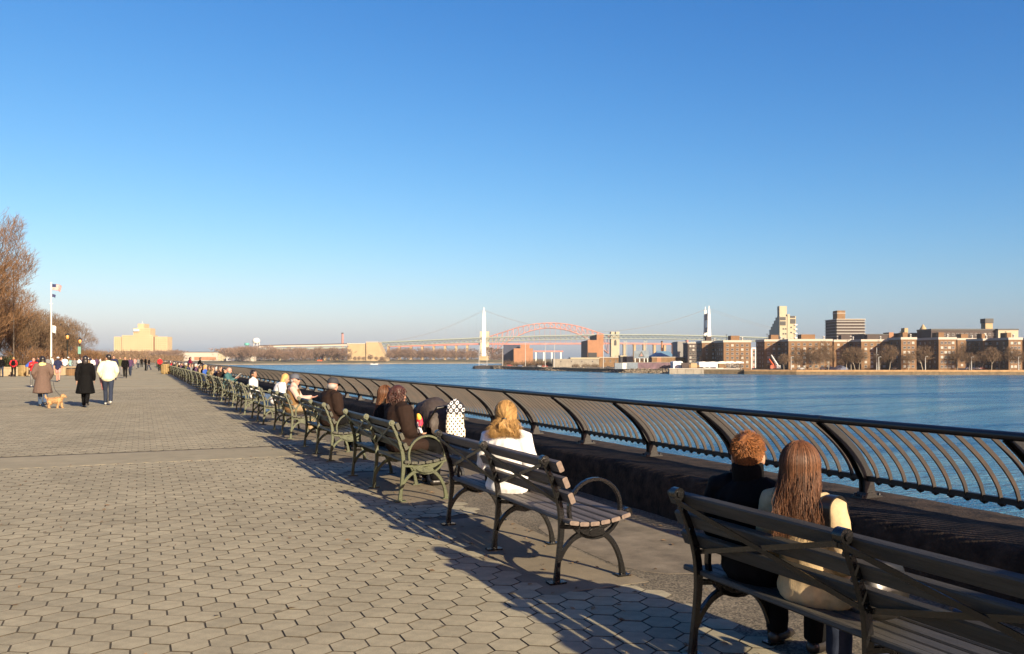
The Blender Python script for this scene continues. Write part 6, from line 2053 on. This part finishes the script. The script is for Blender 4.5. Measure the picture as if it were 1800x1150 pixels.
PLZ = [(2, 72, C_black, C_djean, 'short', None, 'stand', 'dark clad person with a hidden face at the left edge of the picture'),
       (84, 66, C_grey, C_djean, 'short', None, 'walk', 'person in grey left of the man in pink shorts'), (92, 80, C_white, C_jean, 'short', None, 'stand', 'person in white at the foot of the flagpole'),
       (99, 88, C_navy, C_djean, 'bob', None, 'stand', 'person in navy behind the man in pink shorts'), (109, 90, C_pink, C_jean, 'bob', None, 'stand', 'person in pink under the taller lantern, left side'),
       (114, 84, C_white, C_djean, 'short', None, 'stand', 'person in white under the taller lantern, right side'), (120, 92, C_green, C_djean, 'short', C_wcap, 'stand', 'person in olive with white cap under the taller lantern'),
       (124, 86, C_dteal, C_jean, 'bob', None, 'stand', 'person in pale teal behind the barrel bin'), (131, 82, C_grey, C_djean, 'short', None, 'stand', 'person in grey left of the woman in black'),
       (136, 96, C_choc, C_djean, 'short', None, 'stand', 'person in dark brown below the bannered lantern'), (143, 90, C_navy, C_djean, 'short', None, 'stand', 'person in navy behind the woman in black'),
       (155, 88, C_tan, C_djean, 'short', C_wcap, 'stand', 'person in tan and white cap right of the woman in black'), (163, 94, C_white, C_djean, 'bob', None, 'stand', 'person in white among the crowd left of the man in cream'),
       (169, 100, C_purp, C_djean, 'bob', None, 'stand', 'person in plum among the crowd left of the man in cream'), (176, 104, C_white, C_grey, 'short', None, 'walk', 'person in white walking just left of the man in cream'),
       (79, 92, C_choc, C_djean, 'short', None, 'stand', 'person in dark brown left of the flagpole foot'), (88, 98, C_red, C_djean, 'short', C_cap, 'stand', 'person in red with dark cap near the flagpole foot'),
       (105, 96, C_grey, C_black, 'short', None, 'walk', 'person in grey between the pink shorts walker and the taller lantern'), (127, 100, C_black, C_djean, 'bob', None, 'stand', 'person in black between the two lanterns'),
       (139, 84, C_white, C_tan, 'short', None, 'stand', 'person in white and tan under the bannered lantern'), (149, 98, C_red, C_djean, 'bob', None, 'stand', 'person in red half hidden behind the woman in black'),
       (159, 102, C_navy, C_grey, 'short', None, 'walk', 'person in navy and grey right of the woman in black'), (66, 86, C_navy, C_djean, 'short', None, 'stand', 'person in navy behind the red topped runner'),
       (237, 120, C_pink, C_grey, 'short', None, 'walk', 'person in pink in the distance right of the dark suit'), (243, 135, C_grey, C_djean, 'short', None, 'walk', 'person in grey far along the promenade'),
       (249, 150, C_black, C_black, 'short', None, 'stand', 'small dark figure far along the promenade, below the hospital'), (256, 108, C_black, C_black, 'short', None, 'stand', 'person in black near the end of the benches'),
       (262, 112, C_black, C_djean, 'bob', None, 'walk', 'second person in black near the end of the benches'), (281, 104, C_red, C_black, 'short', None, 'stand', 'standing person in a bright red jacket by the far benches')]
for i, (px, z, tm, lm, hk, cp, ps, lab) in enumerate(PLZ):
    person(lab, far_pt(px, z), (-FY, FY, .3, 2.6)[i % 4], ps, 'pocket' if i % 3 else 'side', top=tm, legs=lm, hair=hk, cap=cp, vox=.016, group='people strolling on the plaza', face=False, sc=RND.uniform(.95, 1.05), sk=(M_skin, M_skin3, M_skin2)[i % 3])
person('person in plum leaning on the railing, left of two at the parapet', (4.35, 92, 0), .1, 'stand', 'folded', lean=.22, top=C_purp, legs=C_black, hair='short', hmat=H_flat, vox=.014, group='people at the railing')
person('person in dark red behind another at the railing', (4.25, 87, 0), .1, 'stand', 'folded', lean=.1, top=cloth('maroon_wool', (.20, .02, .05)), legs=C_black, hair='short', hmat=H_dark, vox=.014, group='people at the railing', sc=1.03)
person('person in black leaning on the railing, right of two at the parapet', (4.35, 75, 0), .1, 'stand', 'folded', lean=.25, top=C_black, legs=C_djean, hair='short', hmat=H_dark, vox=.014, group='people at the railing')

# --- dog
M_fur = mat('dog_fur', (.42, .25, .12), .8, isl=.4, spec=.2)
dog = tag(empty('dog', far_pt(97, 27.0), -YAW), 'small shaggy tan dog trotting beside the woman in the taupe coat', 'dog')
m = MB(); S = V3((0, 1, 0))
m.etube([V3((-.20, 0, .25)), V3((-.08, 0, .255)), V3((.06, 0, .255)), V3((.17, 0, .27))], [.075, .082, .095, .075], [.085, .08, .105, .085], S, 14)
m.etube([V3((.16, 0, .29)), V3((.225, 0, .36))], [.065, .055], [.065, .055], S, 12)
m.ball((.255, 0, .395), (.062, .056, .056), 12, 9)
m.etube([V3((.29, 0, .385)), V3((.345, 0, .372))], [.034, .026], [.032, .026], S, 10)
for s in (1, -1):
    m.etube([V3((.15, s * .055, .22)), V3((.15 + s * .03, s * .055, .11)), V3((.145 + s * .05, s * .055, .02))], [.038, .026, .024], [.042, .028, .026], S, 10)
    m.etube([V3((.145 + s * .05, s * .055, .018)), V3((.18 + s * .05, s * .055, .014))], [.026, .024], [.018, .015], S, 8)
    m.etube([V3((-.18, s * .055, .23)), V3((-.14 - s * .02, s * .055, .155)), V3((-.22 - s * .04, s * .055, .10)), V3((-.205 - s * .04, s * .055, .02))], [.052, .040, .026, .024], [.06, .046, .026, .024], S, 10)
    m.etube([V3((-.205 - s * .04, s * .055, .018)), V3((-.17 - s * .04, s * .055, .014))], [.026, .024], [.018, .015], S, 8)
    m.etube([V3((.24, s * .05, .43)), V3((.235, s * .066, .36))], [.026, .02], [.012, .01], V3((1, 0, 0)), 8)
m.etube([V3((-.24, 0, .30)), V3((-.31, 0, .36)), V3((-.31, 0, .42))], [.024, .028, .02], [.024, .028, .02], S, 8)
bm_ = remesh(m, .009, .004); bm_.materials.append(M_fur); place('body', bm_, dog)
f = MB(); R = random.Random(8)
for v in R.sample(list(bm_.vertices), min(2600, len(bm_.vertices))):
    d = (v.normal + V3((-.5, 0, -.75)) + V3((R.uniform(-.3, .3),) * 3)).normalized(); sd = d.orthogonal().normalized() * .0035
    f.add([v.co - sd, v.co + sd, v.co + d * R.uniform(.018, .042)], [(0, 1, 2)])
tag(f.build('fur', M_fur, dog), kind='stuff')
m = MB(); m.ball((.37, 0, .378), .012, 8, 6)
for s in (1, -1): m.ball((.298, s * .03, .41), .008, 8, 6)
m.build('nose_and_eyes', M_dark, dog)
m = MB(); m.tube(catmull([(.19, .02, .36), (.05, .10, .46), (-.14, .22, .62), (-.22, .30, .84)], 5), .007, 5); m.build('leash', M_strap, dog)

# --- stroller with spotted bag in front of the third bench
def place_stroller():
    root = tag(empty('stroller', (3.50, 10.55, 0), 1.80), 'black folding stroller with raised hood parked in front of the third bench', 'stroller')
    m = MB()
    R_ = .215
    for s in (-1, 1):
        m.tube([(.36, s * .2, .10), (.05, s * .21, .45), (-.30, s * .22, .84), (-.42, s * .2, .97)], .013, 8)
        m.tube([(-.32, s * .22, .10), (.0, s * .21, .48), (.20, s * .2, .62)], .012, 8)
        m.tube([(.36, s * .2, .10), (-.32, s * .22, .10)], .010, 8)
    m.tube([(-.32, -.22, .10), (-.32, .22, .10)], .010, 8); m.tube([(.36, -.2, .10), (.36, .2, .10)], .010, 8)
    m.build('frame', M_strap, root)
    m = MB(); m.tube([(-.42, -.2, .97), (-.44, -.1, .985), (-.44, .1, .985), (-.42, .2, .97)], .02, 8); m.build('handle', M_strap, root)
    m = MB(); m.etube([V3((.30, 0, .42)), V3((.02, 0, .38)), V3((-.10, 0, .50)), V3((-.20, 0, .78))], [.18, .2, .2, .19], [.03, .05, .05, .04], V3((0, 1, 0)), 12)
    place('seat', remesh(m, .014, .006), root).data.materials.append(C_black)
    m = MB(); rs = []
    for k in range(17):
        a = lerp(-.35, 2.3, k / 16); rad = .34 + .022 * (k % 2)
        cx, cz = -.02, .74
        rs.append([V3((cx - rad * math.cos(a) * .9, R_ * math.cos(PI * j / 12) * (1 + .07 * (k % 2)), cz - .02 + rad * math.sin(a) * math.sin(PI * j / 12) ** .55 * 1.02)) for j in range(13)])
    vs = [p for r_ in rs for p in r_]; n = 13
    m.add(vs, [(k * n + i, k * n + i + 1, (k + 1) * n + i + 1, (k + 1) * n + i) for k in range(16) for i in range(12)], 0, True)
    for i_, v_ in enumerate(m.v):
        q_ = V3(v_); n_ = noise.noise(q_ * 9) * .012 + noise.noise(q_ * 22) * .006
        m.v[i_] = tuple(q_ + (q_ - V3((-.02, 0, .74))).normalized() * n_)
    m.build('hood', mat('hood_fabric', (.062, .048, .042), .6, var=.3, vs=14, bump=.6, bs=45, spec=.3), root)
    for x, w in ((.36, .09), (-.32, .10)):
        for s in (-1, 1):
            m = MB(); P = [(x + w * math.cos(2 * PI * k / 16), w + w * math.sin(2 * PI * k / 16)) for k in range(16)]
            m.prism(P, s * .21 - .02, s * .21 + .02); P = [(x + w * .55 * math.cos(2 * PI * k / 12), w + w * .55 * math.sin(2 * PI * k / 12)) for k in range(12)]
            m.prism(P, s * .21 - .024, s * .21 + .024, 1); m.build('wheel', [M_dark, M_grey], root)


place_stroller()


def dots_mat(name, bg, fg, scale, rad, ring=False):
    m = bpy.data.materials.new(name); m.use_nodes = True; nt = m.node_tree; N = nt.nodes; L = nt.links; b = N['Principled BSDF']
    b.inputs['Roughness'].default_value = .6
    tc = N.new('ShaderNodeTexCoord'); sx = N.new('ShaderNodeSeparateXYZ'); L.new(tc.outputs['Object'], sx.inputs[0])
    ad = N.new('ShaderNodeMath'); ad.operation = 'ADD'; L.new(sx.outputs['X'], ad.inputs[0]); L.new(sx.outputs['Y'], ad.inputs[1])
    cb = N.new('ShaderNodeCombineXYZ'); L.new(ad.outputs[0], cb.inputs[0]); L.new(sx.outputs['Z'], cb.inputs[1])
    mp = N.new('ShaderNodeMapping'); mp.inputs['Scale'].default_value = (scale, scale, 1); mp.inputs['Rotation'].default_value = (0, 0, PI / 4)
    L.new(cb.outputs[0], mp.inputs['Vector'])
    fr = N.new('ShaderNodeVectorMath'); fr.operation = 'FRACTION'; L.new(mp.outputs['Vector'], fr.inputs[0])
    sb_ = N.new('ShaderNodeVectorMath'); sb_.operation = 'SUBTRACT'; sb_.inputs[1].default_value = (.5, .5, 0); L.new(fr.outputs[0], sb_.inputs[0])
    ln = N.new('ShaderNodeVectorMath'); ln.operation = 'LENGTH'; L.new(sb_.outputs[0], ln.inputs[0])
    lt = N.new('ShaderNodeMath'); lt.operation = 'LESS_THAN'; lt.inputs[1].default_value = rad; L.new(ln.outputs['Value'], lt.inputs[0])
    o = lt.outputs[0]
    if ring:
        l2 = N.new('ShaderNodeMath'); l2.operation = 'GREATER_THAN'; l2.inputs[1].default_value = rad * .5; L.new(ln.outputs['Value'], l2.inputs[0])
        mu = N.new('ShaderNodeMath'); mu.operation = 'MULTIPLY'; L.new(lt.outputs[0], mu.inputs[0]); L.new(l2.outputs[0], mu.inputs[1]); o = mu.outputs[0]
    mx = N.new('ShaderNodeMix'); mx.data_type = 'RGBA'; mx.inputs['A'].default_value = (*bg, 1); mx.inputs['B'].default_value = (*fg, 1)
    L.new(o, mx.inputs['Factor']); L.new(mx.outputs['Result'], b.inputs['Base Color'])
    return m


M_dots = dots_mat('spotted_canvas', (.72, .62, .46), (.02, .016, .012), 22, .30)
M_rings = dots_mat('ringed_black_canvas', (.012, .012, .014), (.6, .6, .62), 15, .36, True)
bg = tag(empty('tote_bag', (3.62, 10.02, -.09), 1.80), 'cream bag with black spots and a ringed black top hanging on the stroller handle', 'bag')
m = MB(); m.etube([V3((0, 0, .70)), V3((0, 0, .80)), V3((0, 0, .92)), V3((0, 0, .99))], [.125, .135, .13, .12], [.06, .07, .065, .05], V3((0, 1, 0)), 16)
m.etube([V3((-.05, -.02, .70)), V3((-.05, -.02, .80))], [.10, .10], [.05, .045], V3((0, 1, 0)), 12)
place('pouch', remesh(m, .011, .004), bg).data.materials.append(M_dots)
m = MB(); m.etube([V3((0, 0, .985)), V3((0, -.01, 1.05)), V3((0, -.07, 1.12))], [.125, .14, .10], [.055, .06, .03], V3((0, 1, 0)), 14)
place('black_top', remesh(m, .011, .008), bg).data.materials.append(M_rings)
m = MB(); m.tube([(0, .1, 1.0), (.02, .08, 1.06), (.02, .0, 1.07)], .01, 6); m.build('handle', M_strap, bg)
pk = tag(empty('toy', (3.12, 9.93, .80), .3), 'small red and yellow soft toy held by the curly haired woman', 'toy')
m = MB(); R = random.Random(4)
m.etube([V3((0, 0, -.06)), V3((.01, 0, .0)), V3((0, 0, .06)), V3((-.01, .01, .11))], [.030, .052, .050, .030], [.022, .034, .036, .02], V3((0, 1, 0)), 12)
for k in range(5): m.ball((R.uniform(-.02, .03), R.uniform(-.04, .04), R.uniform(-.05, .10)), R.uniform(.016, .028), 8, 6)
mt = mat('toy_cloth', (.70, .45, .05), .7); nt = mt.node_tree
vo = nt.nodes.new('ShaderNodeTexVoronoi'); vo.inputs['Scale'].default_value = 17
tcn = nt.nodes.new('ShaderNodeTexCoord'); rpn = nt.nodes.new('ShaderNodeValToRGB'); spn = nt.nodes.new('ShaderNodeSeparateColor')
nt.links.new(tcn.outputs['Object'], vo.inputs['Vector']); nt.links.new(vo.outputs['Color'], spn.inputs['Color']); nt.links.new(spn.outputs['Red'], rpn.inputs['Fac'])
rpn.color_ramp.interpolation = 'CONSTANT'
for q_, c_ in ((0, (.55, .02, .05)), (.45, (.75, .38, .04)), (.68, (.8, .75, .7)), (.85, (.03, .03, .08))):
    e_ = rpn.color_ramp.elements[0] if q_ == 0 else rpn.color_ramp.elements.new(q_); e_.color = (*c_, 1)
nt.links.new(rpn.outputs['Color'], nt.nodes['Principled BSDF'].inputs['Base Color'])
place('body', remesh(m, .007, .005), pk).data.materials.append(mt)
m = MB()
for s in (1, -1): m.etube([V3((0, s * .02, -.06)), V3((.015, s * .03, -.11))], [.014, .018], [.014, .018], V3((0, 1, 0)), 8)
tag(m.build('dangling_feet', C_white, pk), kind='stuff')
# dry leaves and scraps blown against the bench feet and into the joints
R = random.Random(90); lv = MB()
for _ in range(420):
    x = R.choice((R.uniform(-2, 3.2), R.uniform(2.3, 4.7), R.gauss(4.6, .15), R.uniform(2.4, 3.4))); y = 3.5 + abs(R.gauss(0, 1)) * 9
    if x > 4.8: continue
    a = R.uniform(0, 6.28); L = R.uniform(.012, .035); z = .003
    ca, sa = math.cos(a), math.sin(a)
    lv.add([(x - ca * L, y - sa * L, z), (x + sa * L * .5, y - ca * L * .5, z + R.uniform(.001, .012)), (x + ca * L, y + sa * L, z + R.uniform(.0, .008)), (x - sa * L * .5, y + ca * L * .5, z + R.uniform(.001, .010))], [(0, 1, 2, 3)])
tag(lv.build('fallen_leaves', mat('dry_leaf', (.22, .13, .06), .9, isl=.6)), kind='stuff')
# litter by the wall
for (x, y, lab) in ((4.50, 7.75, 'crumpled red wrapper on the asphalt near the wall, left of two'), (4.56, 7.45, 'small red scrap on the asphalt near the wall, right of two')):
    lt_ = tag(empty('litter', (x, y, .005), .5), lab, 'litter')
    m = MB(); R = random.Random(int(x * 100)); n = 7
    vs = [(i * .022 - .066, j * .02 - .02, .012 + R.uniform(-.008, .02)) for i in range(n) for j in range(3)]
    m.add(vs, [(i * 3 + j, i * 3 + j + 1, i * 3 + 4 + j, i * 3 + 3 + j) for i in range(n - 1) for j in range(2)])
    m.build('foil', C_red, lt_)
    m = MB(); m.box((.0, .03, .006), (.05, .02, .008)); m.build('torn_corner', C_red, lt_)

# the next bench towards the camera stands outside the view; an unseen figure is added by it to shade the near bench
o = copy_tree(b_black); o.location = (BX, -2.5 + BSPAN / 2, 0)
tag(o, 'grey slatted black framed bench beside the photographer, outside the view', 'bench', GRP)
person('added figure in a black coat, unseen outside the view, shading the near bench', (3.02, -.28, 0), .2, 'stand', 'pocket', top=C_black, top_len='knee', puff=.05, legs=C_black, hair='short', vox=.016)

# the nearest bench has its own slat colour, darker than the next one's
M_slat_n = mat('dark_near_slat', (.062, .056, .044), .6, var=.4, vs=9, bump=.5, bs=70, objr=.16); grainify(M_slat_n)
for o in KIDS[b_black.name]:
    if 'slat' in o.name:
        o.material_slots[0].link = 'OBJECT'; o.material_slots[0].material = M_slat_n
